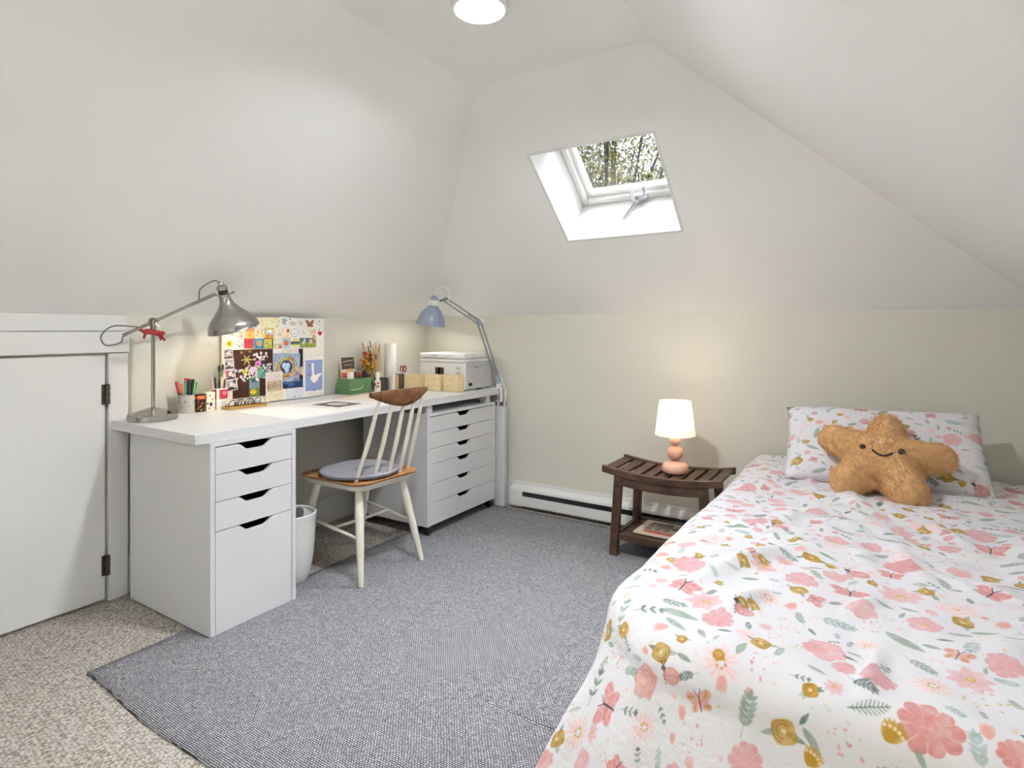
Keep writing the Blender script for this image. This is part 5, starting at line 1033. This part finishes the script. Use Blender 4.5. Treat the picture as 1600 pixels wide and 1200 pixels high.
for i, (rgb, cap, dx, dy, lx, ly, h, nm) in enumerate([((46,40,70),(196,60,66),-.012,-.022,-.006,-.042,.128,'dark purple marker with red end leaning left in the tin can'),((226,140,60),(232,150,70),.004,-.018,.006,-.022,.122,'orange marker in the tin can'),((36,130,130),(40,140,140),.012,-.010,.01,-.012,.130,'teal marker in the tin can'),
    ((206,40,44),(206,40,44),-.006,-.004,-.004,-.002,.142,'bright red marker in the tin can'),((70,60,60),(60,54,54),.014,.002,.016,.004,.138,'grey-black marker in the tin can'),((206,110,130),(226,150,70),-.006,.008,-.006,.014,.140,'pink marker with orange end in the tin can'),
    ((36,34,36),(40,38,40),.010,.014,.012,.022,.136,'black marker, tallest at the right in the tin can'),((70,180,90),(96,206,110),.0,.022,.004,.034,.124,'bright green marker in the tin can'),((36,60,96),(30,60,110),-.012,.020,-.010,.046,.120,'navy blue marker leaning right in the tin can')]):
    pen(nm, (cx+dx*.5,cy+dy*.5,T+.0075), (cx+lx,cy+ly,T+h+.012), .0060, rgb, cap, 'marker', 'marker', 'markers in the tin can')
o = pbox('paintbox', .036, .044, .078).build('paint_carton', M_PRINT, loc=(-2.616,1.4685,T+.0003), smooth=False, bevel=.001); tag(o, 'small dark carton with an orange and pink print beside the tin can', 'carton')
o = pbox('dotbox', .040, .044, .084).build('dotted_carton', M_PRINT, loc=(-2.614,1.512,T+.0003), smooth=False, bevel=.001); tag(o, 'cream carton printed with dark dots', 'carton')
pc = thing('pen_pot', 'square white pen pot with a red label next to the dotted carton', 'pen pot', (-2.618,1.566,T+.0003))
m = pbox('redlabel', .054, .050, .098); m.f.pop(1); m.uv.pop(1); pw_ = m.build('pot_wall', M_PRINT, pc, smooth=False, fix=False); s_ = pw_.modifiers.new('thick','SOLIDIFY'); s_.thickness = .002; s_.offset = -1
cx, cy = -2.618, 1.566
for rgb, lx, ly, h, r, nm, kind in [((206,206,210),-.004,-.034,.162,.0035,'grey pen leaning left in the red-label pot','pen'),((46,44,48),.010,-.026,.150,.004,'black pen leaning left in the red-label pot','pen'),((54,50,50),.012,-.004,.140,.0035,'short black pen in the middle of the red-label pot','pen'),((110,134,104),-.010,.006,.200,.0045,'tall green-handled brush in the red-label pot','brush'),
    ((140,160,120),-.012,.026,.205,.0045,'tall pale green brush by the pin board edge in the red-label pot','brush'),((226,206,176),.006,.010,.150,.006,'cream wooden spoon-like tool in the red-label pot','tool'),((70,64,62),.014,.022,.140,.0035,'dark pencil leaning right in the red-label pot','pencil'),((236,228,220),-.002,.030,.160,.0032,'white pencil leaning right in the red-label pot','pencil')]:
    pen(nm, (cx+lx*.4,cy+ly*.4,T+.004), (cx+lx,cy+ly,T+h), r, rgb, (52,46,42) if kind == 'brush' else None, kind, kind if kind != 'brush' else 'paint_brush', 'pens in the red-label pot', caplen=.12)
TR = thing('glasses_tray', 'shallow gold-brown tray holding eyeglasses in front of the pin board', 'tray', (-2.562,1.66,T+.0003))
M_GOLD = mat('gold_tray', (190,152,84), .35, .3)
MB().box((-.026,-.098,0),(.026,.098,.003)).box((-.028,-.1,0),(-.025,.1,.014)).box((.025,-.1,0),(.028,.1,.014)).box((-.025,-.1,0),(.025,-.097,.014)).box((-.025,.097,0),(.025,.1,.014)).build('tray_body', M_GOLD, TR, bevel=.001)
M_FRAME = mat('dark_eyeglass_frame', (44,38,40), .3); M_LENS = M_GLASS
def eyeglasses(y, rgb, label, rz):
    g = thing('eyeglasses', label, 'eyeglasses', (-2.562,y,T+.0045), rz, 'eyeglasses in the tray')
    fm = mat('frame_%d' % rgb[0], rgb, .3); f = MB(); ln = MB()
    for s in (-1, 1):
        pts = [(.004*math.sin(a),s*.024+.0205*math.cos(a),.019+.0185*math.sin(a)) for a in [2*PI*k/28 for k in range(28)]]
        f.tube(pts, .0019, 8, closed=True)
        ln.add([(0,s*.024,.016)]+pts, [(0,1+k,1+(k+1) % 28) for k in range(28)])
    f.tube([(0,-.006,.020),(.001,0,.023),(0,.006,.020)], .0017, 8)
    f.build('frame', fm, g)
    l = ln.build('lens', M_LENS, g, fix=False)
    for s in (-1, 1): MB().tube([(0,s*.043,.020),(-.012,s*.044,.020),(-.022,s*.043,.012),(-.0215,s*.030,.006)], .0016, 8).build('temple', fm, g)
eyeglasses(1.613, (48,40,40), 'black-rimmed eyeglasses at the near end of the gold tray', .35)
eyeglasses(1.662, (58,56,66), 'dark slate-rimmed eyeglasses in the middle of the gold tray', .2)
eyeglasses(1.710, (54,62,92), 'blue-black-rimmed eyeglasses at the far end of the gold tray', .3)
def flat(key, name, label, cat, x, y, z, w, h, rz, th=.0006, group=None):
    o = sheet(key, w, h, th).build(name, M_PRINT, loc=(x,y,z), smooth=False, rot=(0,0,rz)); return tag(o, label, cat, group)
flat('matlines', 'paper_sheet', 'big white paper sheet spread over the middle of the desktop', 'paper', -2.262,1.885,T+.0004,.40,.68,.0)
flat('pinksheet', 'paper_sheet', 'pale pink printed sheet in front of the green box', 'paper', -2.38,2.30,T+.0012,.30,.34,.15)
flat('sheetlines', 'paper_sheet', 'white sheet with grey lines under the dark print', 'paper', -2.285,1.965,T+.0020,.24,.30,1.62)
flat('darkprint', 'art_print', 'dark grey print with a pale shape lying on the desk papers', 'print', -2.272,1.965,T+.0028,.20,.17,.06)

# ------------------------------------------------------------------ green box and its contents
G = thing('green_box', 'open green metal box with a pale handle full of bottles and packets', 'box', (-2.597,2.375,T+.0003))
M_GREEN = mat('green_enamel', (96,138,92), .45, var=.05, vscale=20)
gx0, gx1, gy0, gy1, gh = -.052, .052, -.084, .084, .090
MB().box((gx0,gy0,0),(gx1,gy1,.003)).box((gx0,gy0,.003),(gx0+.0025,gy1,gh)).box((gx1-.0025,gy0,.003),(gx1,gy1,gh)).box((gx0+.0025,gy0,.003),(gx1-.0025,gy0+.0025,gh)).box((gx0+.0025,gy1-.0025,.003),(gx1-.0025,gy1,gh)).build('box_body', M_GREEN, G, smooth=False, bevel=.0008, seg=1)
MB().tube([(gx1+.001,-.074,.026),(gx1+.005,-.070,.026),(gx1+.006,-.02,.028),(gx1+.005,.004,.034),(gx1+.004,.012,.046),(gx1+.001,.013,.05)], .003, 8).build('handle', mat('pale_green_handle', (186,206,176), .4), G)
o = sheet('packet', .098, .205, .012, MYZ).build('seed_packet', M_PRINT, loc=(-2.632,2.352,T+.1075), smooth=False, bevel=.003, rot=(0,-.08,0)); tag(o, 'paper packet with a dark brown header and orange print standing in the green box', 'packet')
def bottle(name, label, x, y, z, r, h, rgb, cap, capr, caph, cat='bottle', group='bottles in the green box'):
    t = thing(name, label, cat, (x,y,z), 0, group)
    MB().lathe([(0,0),(r*.95,0),(r,.003),(r,h*.72),(r*.8,h*.85),(capr*.8,h*.92),(capr*.8,h)],24).build('body', mat('b_%d_%d_%d' % rgb, rgb, .35), t)
    MB().lathe([(capr,h*.93),(capr*1.05,h*.94),(capr*1.05,h+caph),(capr*.9,h+caph+.003),(0,h+caph+.003)],24).build('cap', mat('b_%d_%d_%d' % cap, cap, .4), t)
zb = T+.0038
bottle('paint_bottle', 'white bottle with a coral red cap at the left of the green box', -2.622,2.312,zb,.015,.092,(238,226,220),(206,84,76),.014,.022) if False else None
bottle('paint_bottle', 'white bottle with a big coral red cap, leftmost in the green box', -2.606,2.308,zb,.0135,.098,(240,232,226),(208,86,78),.0125,.020)
o = B(((-2.577,2.300,zb),(-2.552,2.330,T+.128))).build('white_carton', M_PAPER, bevel=.001); tag(o, 'small white carton standing up in the green box', 'carton')
bottle('paint_bottle', 'grey bottle with a dark red cap beside the white carton in the green box', -2.570,2.352,zb,.0145,.100,(150,130,126),(96,44,44),.013,.020)
bottle('paint_bottle', 'brown bottle with a dull red cap in the right half of the green box', -2.572,2.395,zb,.0145,.102,(96,60,52),(146,66,60),.013,.018)
bottle('paint_bottle', 'dark bottle with a black cap at the right end of the green box', -2.574,2.434,zb,.014,.104,(50,40,38),(40,34,34),.012,.018)
vz = thing('flower_vase', 'dark narrow vase of dried flowers behind the right end of the green box', 'vase', (-2.622,2.502,T+.0003))
MB().lathe([(0,0),(.022,0),(.026,.01),(.027,.05),(.020,.085),(.018,.10),(.016,.10),(.018,.083),(.024,.05),(.023,.012),(0,.006)],28).build('vase_body', M_DARK, vz)
rg = random.Random(11)
fspec = [(-.004,-.048,.182,(214,120,50),'orange dried flower, leftmost of the bunch behind the green box'),(.012,-.030,.205,(206,92,48),'red-orange dried flower at the upper left of the bunch'),(.022,-.020,.160,(226,150,56),'golden dried flower low in the front of the bunch'),
    (-.016,-.006,.222,(178,52,38),'deep red dried flower at the top of the bunch behind the green box'),(.016,.012,.188,(150,40,40),'dark red dried flower at the right middle of the bunch'),(-.006,.030,.212,(196,66,44),'red dried flower at the upper right, against the brushes'),
    (.022,.020,.140,(206,140,60),'amber dried flower lowest at the right of the bunch'),(.004,-.008,.176,(120,56,36),'brown dried flower in the centre of the bunch')]
for i, (ex, ey, hh, col, lab) in enumerate(fspec):
    t = thing('dried_flower', lab, 'flower', (-2.622,2.502,T+.09), 0, 'dried flowers in the dark vase')
    MB().tube([(0,0,0),(ex*.4,ey*.4,(hh-.09)*.6),(ex,ey,hh-.09)], .0012, 6).build('stem', mat('dry_stem', (170,140,60), .8), t)
    fl = MB(); R_ = rg.uniform(.013, .019)
    for k in range(14):
        b0 = 2*PI*k/14*3.4; up = .004+.014*(k % 3)/2; q2 = R_*(1-.25*(k % 3))
        fl.tube([(ex,ey,hh-.092),(ex+q2*.6*math.cos(b0),ey+q2*.6*math.sin(b0),hh-.092+up*.8),(ex+q2*math.cos(b0),ey+q2*math.sin(b0),hh-.092+up)], [.001,.0048,.0012], 6)
    fl.ball((ex,ey,hh-.087),(.006,.006,.006),10,6).build('petals', mat('petal_%d_%d' % col[:2], col, .8), t)
    for k in range(5):
        qx, qy, qz = ex*.75, ey*.75, (hh-.09)*(.45+.12*k)
        MB().tube([(qx,qy,qz),(qx+rg.uniform(-.008,.016),qy+rg.uniform(-.018,.018),qz+.012),(qx+rg.uniform(-.01,.022),qy+rg.uniform(-.026,.026),qz+.022)], [.001,.0065,.0008], 6).build('dry_leaf', mat('dry_leaf_gold', (214,158,52), .8) if k % 2 == 0 else mat('dry_leaf_green', (96,100,44), .8), t)

# ------------------------------------------------------------------ jars, brushes and boxes further along
m = MB(); n = 30; V = []; F = []; U = []; r = .0185
for i in range(n):
    a0, a1 = 2*PI*i/n, 2*PI*(i+1)/n; o_ = len(V); V += [(r*math.cos(a0),r*math.sin(a0),.004),(r*math.cos(a1),r*math.sin(a1),.004),(r*math.cos(a1),r*math.sin(a1),.062),(r*math.cos(a0),r*math.sin(a0),.062)]
    F.append((o_,o_+1,o_+2,o_+3)); U.append([auv('flowerbottle',i/n,0),auv('flowerbottle',(i+1)/n,0),auv('flowerbottle',(i+1)/n,1),auv('flowerbottle',i/n,1)])
fb = thing('flower_bottle', 'small bottle with a white nozzle and red flower label right of the green box', 'bottle', (-2.532,2.496,T+.0003))
m.add(V, F, U).build('label_wall', M_PRINT, fb, fix=False, angle=180)
MB().lathe([(0,0),(.017,0),(.0184,.004)],28).lathe([(.0184,.062),(.016,.070),(.010,.074),(.0095,.078)],28).build('body', mat('cream_glass', (226,220,204), .3), fb)
MB().lathe([(.0115,.076),(.0115,.108),(.008,.116),(.0055,.118),(0,.118)],24).build('cap', M_WGLOSS, fb)
o = B(((-2.602,2.536,T+.0003),(-2.546,2.600,T+.078))).build('black_box', mat('black_card', (58,52,50), .6), bevel=.0015); tag(o, 'small square black box between the flower bottle and white roll', 'box')
bj = thing('brush_jar', 'cream jar full of paint brushes behind the small black box', 'jar', (-2.628,2.592,T+.0003))
MB().lathe([(0,0),(.022,0),(.025,.004),(.0255,.09),(.0235,.10),(.0255,.104),(.0255,.116),(.0235,.116),(.0225,.10),(.0235,.09),(.0225,.008),(0,.006)],32).build('jar_body', mat('jar_cream', (222,210,184), .35), bj)
rg = random.Random(4)
spec = [(-.020,-.100,.292,(206,180,140),(150,140,136)),(-.018,-.085,.315,(226,206,170),(236,232,228)),(.004,-.070,.300,(214,190,140),(120,104,96)),(-.014,-.060,.270,(196,160,110),(90,76,70)),(.008,-.045,.285,(222,196,146),(214,204,196)),(-.010,-.028,.302,(206,170,112),(236,232,226)),(.010,-.012,.296,(214,184,130),(226,214,200)),(-.016,.002,.292,(220,190,140),(206,180,140)),(.006,.010,.286,(206,176,120),(196,170,130)),(.012,-.078,.240,(200,166,110),(70,60,58)),(-.004,.016,.270,(214,186,130),(120,110,100)),(.014,-.036,.22,(210,176,120),(60,50,46))]
bn_ = ['leaning farthest left','second from the left, white tipped','with a brown tip, third from the left','short and dark tipped, leaning left','with a pale tip, leaning left','with a white tip near the middle','upright with a cream tip','plain and upright near the right','thin and upright at the right','short with black tip leaning left','with grey tip at the far right','shortest, dark bristled']
for (dx, dy, h, c1, c2), q in zip(spec, bn_):
    b0 = Vector((-2.628+dx*.4, 2.592+dy*.16, T+.0075)); t0 = Vector((max(-2.664,-2.628+dx*1.4), 2.592+dy, T+h))
    pen('wooden paint brush %s in the cream jar' % q, b0, t0, .0034, c1, c2, 'brush', 'paint_brush', 'brushes in the cream jar', caplen=.14)
o = MB().lathe([(.024,0),(.0375,0),(.0375,.285),(.0325,.285),(.0325,.02),(.024,.02)],36).build('paper_roll', mat('roll_white', (236,234,230), .6), loc=(-2.604,2.678,T+.0003), angle=40); tag(o, 'upright white paper roll behind the desk pots', 'paper roll')
o = B(((-2.545,2.612,T+.0003),(-2.520,2.634,T+.094))).build('white_carton', mat('carton_white', (232,226,216), .6), bevel=.001); tag(o, 'narrow white carton beside the small black box, in front of the roll', 'carton')
o = B(((-2.545,2.6365,T+.0003),(-2.513,2.655,T+.092))).build('kraft_carton', mat('kraft', (196,164,118), .7), bevel=.001); tag(o, 'narrow kraft brown carton between white carton and pencil cup', 'carton')
pcup = thing('pencil_cup', 'dark brown cup of white pencils beside the first wooden pot', 'cup', (-2.534,2.690,T+.0003))
MB().lathe([(0,0),(.022,0),(.025,.004),(.026,.094),(.0245,.096),(.0225,.094),(.022,.008),(0,.006)],28).build('cup_body', mat('brown_cup', (92,66,58), .5), pcup)
for dy, dx, h, q in ((-.036,.0,.165,'leaning farthest left'),(-.026,.008,.150,'second from the left'),(-.014,-.006,.140,'in the middle'),(.004,.008,.13,'upright')):
    pen('white pencil %s in the dark brown cup' % q, (-2.534+dx*.5,2.690+dy*.2,T+.0075), (-2.534+dx,2.690+dy,T+h), .003, (234,228,222), None, 'pencil', 'pencil', 'white pencils in the brown cup')
for i in range(5):
    a = -.5+.25*i
    pass
sc = thing('scissors', 'scissors with dark red handles standing in the brown cup', 'scissors', (-2.530,2.702,T+.0075))
for s in (-1, 1):
    MB().tube([(0,s*.002,0),(0,s*.004,.085),(0,s*.006,.098)], [.0012,.0035,.003], 8).build('blade', M_CHROME, sc)
    MB().tube([(0,.012+s*.014+.011*math.cos(a),.118+.019*math.sin(a)) for a in [2*PI*k/20 for k in range(20)]], .004, 8, closed=True).build('handle', mat('scissor_red', (140,30,44), .4), sc)
for i, (x0, x1, y0) in enumerate(((-2.502,-2.386,2.700),(-2.356,-2.238,2.714),(-2.224,-2.112,2.732))):
    t = thing('wooden_pot', ('pale plywood pot, first of three, next to the pencil cup','pale plywood pot in the middle of the three before the printer','pale plywood pot, third of three, by the printer corner')[i], 'pot', ((x0+x1)/2,y0+.03,T+.0003), 0, 'plywood pots before the printer')
    w = (x1-x0)/2; h = .097; tk = .005
    MB().box((-w,-.03,0),(w,.03,tk)).box((-w,-.03,tk),(w,-.03+tk,h)).box((-w,.03-tk,tk),(w,.03,h)).box((-w,-.03+tk,tk),(-w+tk,.03-tk,h)).box((w-tk,-.03+tk,tk),(w,.03-tk,h)).build('pot_body', M_PALEW, t, smooth=False, bevel=.0008, seg=1)

# ------------------------------------------------------------------ printer
P = thing('printer', 'white ink tank printer with a dark screen at the far end of the desk', 'printer', (-2.297,2.945,T+.0003))
w, d, h = .1775, .142, .222
MB().box((-w,-d+.004,.004),(w,d,.168)).build('printer_body', M_PLASTICW, P, bevel=.006, seg=3)
MB().box((-w,-d+.0015,.1695),(w,d,.1905)).build('scanner_bed', M_PLASTICW, P, bevel=.004, seg=3)
MB().box((-w,-d,.192),(w+.001,d,.224)).build('lid', M_PLASTICW, P, bevel=.007, seg=3)
MB().box((-w+.015,-d+.0015,.085),(w-.085,-d+.0115,.166)).build('control_panel', M_PLASTICW, P, bevel=.003)
MB().box((-w+.150,-d+.0008,.094),(w-.158,-d+.0021,.137)).box((-.050,-d+.0008,.096),(-.008,-d+.0021,.138)).build('screen', mat('screen_dark', (72,70,72), .25), P, smooth=False)
MB().box((-w+.05,-d-.0012,.196),(w-.13,-d+.0005,.199)).build('lid_slot', mat('slot_grey', (150,148,146), .5), P, smooth=False)
MB().box((-w+.02,-d+.006,.006),(w-.09,-d+.0105,.080)).build('paper_tray', mat('tray_dark', (58,56,56), .5), P, smooth=False)
MB().box((-w+.035,-d+.004,.010),(w-.10,-d+.0065,.060)).build('tray_cover', M_PLASTICW, P, bevel=.001)
MB().box((w-.082,-d+.003,.004),(w-.004,-d+.0105,.166)).build('tank_front', M_PLASTICW, P, bevel=.003)
MB().box((w-.001,-d+.016,.010),(w+.0035,d-.02,.140)).box((w-.001,-d+.016,.142),(w+.0030,d-.02,.166)).build('tank_cover', M_PLASTICG, P, bevel=.003)
MB().box((w+.003,-.035,.136),(w+.0055,.0,.141)).build('tank_latch', mat('latch_grey', (140,140,140), .5), P)
MB().box((w+.0034,-d+.040,.028),(w+.0042,-d+.075,.046)).build('ink_window', M_BLACK, P)
MB().box((w-.006,-.02,.0),(w+.002,.035,.006)).build('foot', M_BLACK, P)
for z in (.128, .098):
    gl = MB()
    for k in range(3): gl.box((w-.062+.011*k,-d+.0022,z+.008),(w-.053+.011*k,-d+.0031,z+.012)).box((w-.062+.011*k,-d+.0022,z),(w-.055+.011*k,-d+.0031,z+.004))
    gl.build('symbol', mat('symbol_grey', (130,130,130), .5), P, smooth=False)
def text(s, size, parent, loc, rot, m, name='lettering'):
    c = bpy.data.curves.new(name, 'FONT'); c.body = s; c.size = size; c.align_x = 'CENTER'; c.extrude = .0003; c.materials.append(m)
    o = bpy.data.objects.new(name, c); o.location = loc; o.rotation_euler = rot; COL.objects.link(o); bpy.context.view_layer.update()
    me = bpy.data.meshes.new_from_object(o.evaluated_get(bpy.context.evaluated_depsgraph_get())); bpy.data.objects.remove(o)
    o = bpy.data.objects.new(name, me); o.location = loc; o.rotation_euler = rot; COL.objects.link(o); o.parent = parent; return o
text('EPSON', .013, P, (-.055,-d-.0004,.206), (PI/2,0,0), mat('logo_grey', (120,120,122), .5))

# ------------------------------------------------------------------ blue clamp lamp
K = thing('clamp_lamp', 'blue-grey jointed lamp clamped to the far end of the desk, leaning over the printer', 'lamp', (-2.054,3.060,T+.0003))
MB().box((-.022,-.012,0),(.028,.020,.006)).box((.0,-.012,.006),(.022,.016,.030)).box((.0245,-.010,-.085),(.030,.018,.004)).box((-.012,-.008,-.085),(.0245,.014,-.080)).build('clamp', M_WGLOSS, K, bevel=.002)
MB().cyl((.004,.003,-.0805),(.004,.003,-.045),.004,n=12).cyl((.004,.003,-.046),(.004,.003,-.0372),.012,n=20).cyl((.004,.003,-.110),(.004,.003,-.085),.009,n=14).build('clamp_screw', M_CHROME, K)
bp_ = Vector((.008,.0,.032)); el = Vector((-.098,-.056,.414)); ut = Vector((-.258,-.205,.560))
MB().cyl((.008,.0,.024),(.008,.0,.050),.009,n=16).build('pivot', M_CHROME, K)
def arm(a, b, name):
    dd = (b-a).normalized(); sd_ = dd.cross(Vector((.75,-.66,0))).normalized()
    m = MB()
    for s in (-1, 1): m.beam(a+sd_*.012*s, b+sd_*.012*s, .0095, .009, tuple(sd_))
    m.build(name, M_GREYARM, K, bevel=.001)
    q = a.lerp(b, .08); r_ = a.lerp(b, .36); sp = []
    for k in range(120): t = k/119; ang = t*2*PI*18; u = dd.orthogonal().normalized(); v = dd.cross(u); sp.append(q.lerp(r_, t)+(u*math.cos(ang)+v*math.sin(ang))*.0055)
    MB().tube(sp, .0011, 5).build('spring', M_CHROME, K)
arm(bp_+Vector((0,0,.012)), el, 'lower_arm'); arm(el, ut, 'upper_arm')
MB().cbox(tuple(el),(.020,.020,.036),(0,-.3,.7)).cyl(el+Vector((.012,-.010,.006)),el-Vector((.012,-.010,-.006)),.013,n=18).build('elbow', M_BLUE, K, bevel=.003)
MB().cyl(el+Vector((.016,.0,.012)),el+Vector((.022,.004,.018)),.016,n=20).build('elbow_knob', M_WGLOSS, K, bevel=.002)
MB().cbox((bp_.x-.004,bp_.y,bp_.z+.030),(.022,.022,.050),(0,-.25,.5)).build('base_hinge', M_BLUE, K, bevel=.003)
hx_ = Vector((-.305,-.258,.520)); ha = Vector((-.17,-.03,-1)).normalized()   # neck position, axis down
MB().lathe([(.024,-.002),(.0265,.0),(.034,.012),(.050,.026),(.068,.050),(.080,.080),(.087,.108),(.089,.122),(.087,.122),(.085,.108),(.078,.080),(.066,.051),(.048,.028),(.030,.014),(.022,.004)],48,hx_,ha).build('shade', M_BLUE, K, angle=50)
MB().lathe([(.0255,-.034),(.0255,-.001),(.022,-.001),(.022,-.034)],32,hx_,ha).build('socket_ring', M_CABLEW, K)
rb_ = MB(); q_ = Vector((0,0,1)).rotation_difference(ha)
for k in range(16):
    a = 2*PI*k/16; p = q_@Vector((.0262*math.cos(a),.0262*math.sin(a),0)); rb_.tube([hx_+p-ha*.033, hx_+p-ha*.003], .0042, 8)
rb_.build('vent_rib', M_WGLOSS, K)
MB().lathe([(0,-.064),(.010,-.064),(.014,-.060),(.017,-.054),(.024,-.048),(.026,-.042),(.026,-.035),(0,-.035)],32,hx_,ha).build('socket_cap', M_BLUE, K)
MB().cyl(hx_-ha*.064, hx_-ha*.074, .006, n=12).build('cable_gland', M_WGLOSS, K)
MB().beam(ut, hx_-ha*.030+Vector((.026,.022,0)), .010, .014).cyl(ut+Vector((.012,-.010,0)),ut-Vector((.012,-.010,0)),.010,n=14).build('head_joint', M_GREYARM, K, bevel=.001)
MB().ball(tuple(hx_+ha*.062), .026).build('bulb', emis('clamp_bulb_glass', (255,236,206), 6), K)
kb = bpy.data.lights.new('clamp_bulb_light', 'POINT'); kb.energy = .8; kb.color = (1,.9,.76); kb.shadow_soft_size = .026
ko = bpy.data.objects.new('clamp_bulb_light', kb); ko.location = hx_+ha*.095; ko.parent = K; COL.objects.link(ko)
ct = hx_-ha*.074
MB().tube(bez([ct, ct+Vector((.010,.010,.030)), ct+Vector((.040,.036,.042)), ct+Vector((.066,.058,.015)), ct+Vector((.066,.060,-.025)), ut+Vector((.02,.015,-.004))], 10), .0046, 8).build('cable', M_CABLEW, K)
MB().tube(bez([bp_+Vector((.010,.002,.05)), Vector((.035,.012,.035)), Vector((.048,.022,-.02)), Vector((.046,.028,-.06)), Vector((.030,.032,-.12)), Vector((.0,.034,-.22)), Vector((-.02,.036,-.60)), Vector((-.06,.03,-.728))], 10), .003, 8).build('cable', M_CABLEW, K)
MB().cbox((.0475,.024,-.03),(.010,.014,.05)).build('cable_switch', M_WGLOSS, K, bevel=.003)
flat('book', 'picture_book', 'thin picture book with a red and grey cover on the bench shelf', 'book', -.875,2.825,.1142,.30,.205,-.02, th=.008)

# ------------------------------------------------------------------ tree beyond the skylight
TRX, TRY = -2.9, 6.7
tree = thing('tree', 'multi-stemmed tree with olive leaves seen through the skylight', 'tree', (TRX,TRY,-3.2))
M_BARK = mat('grey_bark', (62,56,50), .9); M_LEAF = mat('olive_leaf', (118,112,38), .7, var=.35, vscale=3); M_LEAF2 = mat('dark_leaf', (70,74,36), .7, var=.3, vscale=3)
MB().tube([(0,0,0),(.02,.02,1.6),(0,0,4.1)], [.16,.12,.11], 12).build('trunk', M_BARK, tree)
rg = random.Random(21); ends = []
for i in range(26):
    a = rg.uniform(0, 2*PI); sp = rg.uniform(.25, 1.5); hh = rg.uniform(2.0, 3.6); p0 = Vector((rg.uniform(-.06,.06),rg.uniform(-.06,.06),4.05-rg.uniform(0,.25)))
    pts = [p0]+[p0+Vector((sp*math.cos(a)*t**1.2+rg.uniform(-.05,.05), sp*math.sin(a)*t**1.2+rg.uniform(-.05,.05), hh*t)) for t in (.2,.4,.6,.8,1)]
    MB().tube(bez(pts, 3), [.034*(1-k/17)+.004 for k in range(16)], 6).build('branch', M_BARK, tree)
    for t in range(2, 6):
        for _ in range(3):
            q = pts[t]+Vector((rg.uniform(-.28,.28),rg.uniform(-.28,.28),rg.uniform(-.15,.3))); ends.append(q)
tw = MB()
for q in ends[::2]: tw.tube([q, q+Vector((rg.uniform(-.2,.2),rg.uniform(-.2,.2),rg.uniform(-.35,-.1)))], .004, 4, caps=False)
tw.build('twig', M_BARK, tree)['kind'] = 'stuff'
for m_, n_, nm in ((M_LEAF, 17000, 'foliage'), (M_LEAF2, 13000, 'foliage')):
    V = []; F = []
    for i in range(n_):
        q = rg.choice(ends); c_ = q+Vector((rg.gauss(0,.17),rg.gauss(0,.17),rg.gauss(0,.16))); u = Vector((rg.gauss(0,1),rg.gauss(0,1),rg.gauss(0,1))).normalized(); v = u.orthogonal().normalized(); s_ = rg.uniform(.012,.024)
        o_ = len(V); V += [tuple(c_-u*s_*1.2), tuple(c_+v*s_*.55), tuple(c_+u*s_*1.2), tuple(c_-v*s_*.55)]; F.append((o_,o_+1,o_+2,o_+3))
    MB().add(V, F).build(nm, m_, tree, smooth=False, fix=False)['kind'] = 'stuff'
struct(MB().slab([(-14,4.2,-3.2),(8,4.2,-3.2),(8,22,-3.2),(-14,22,-3.2)], [(0,1,2,3)], (0,0,-.2)).build('ground', mat('garden_ground', (96,104,70), .9, var=.2, vscale=2), smooth=False))
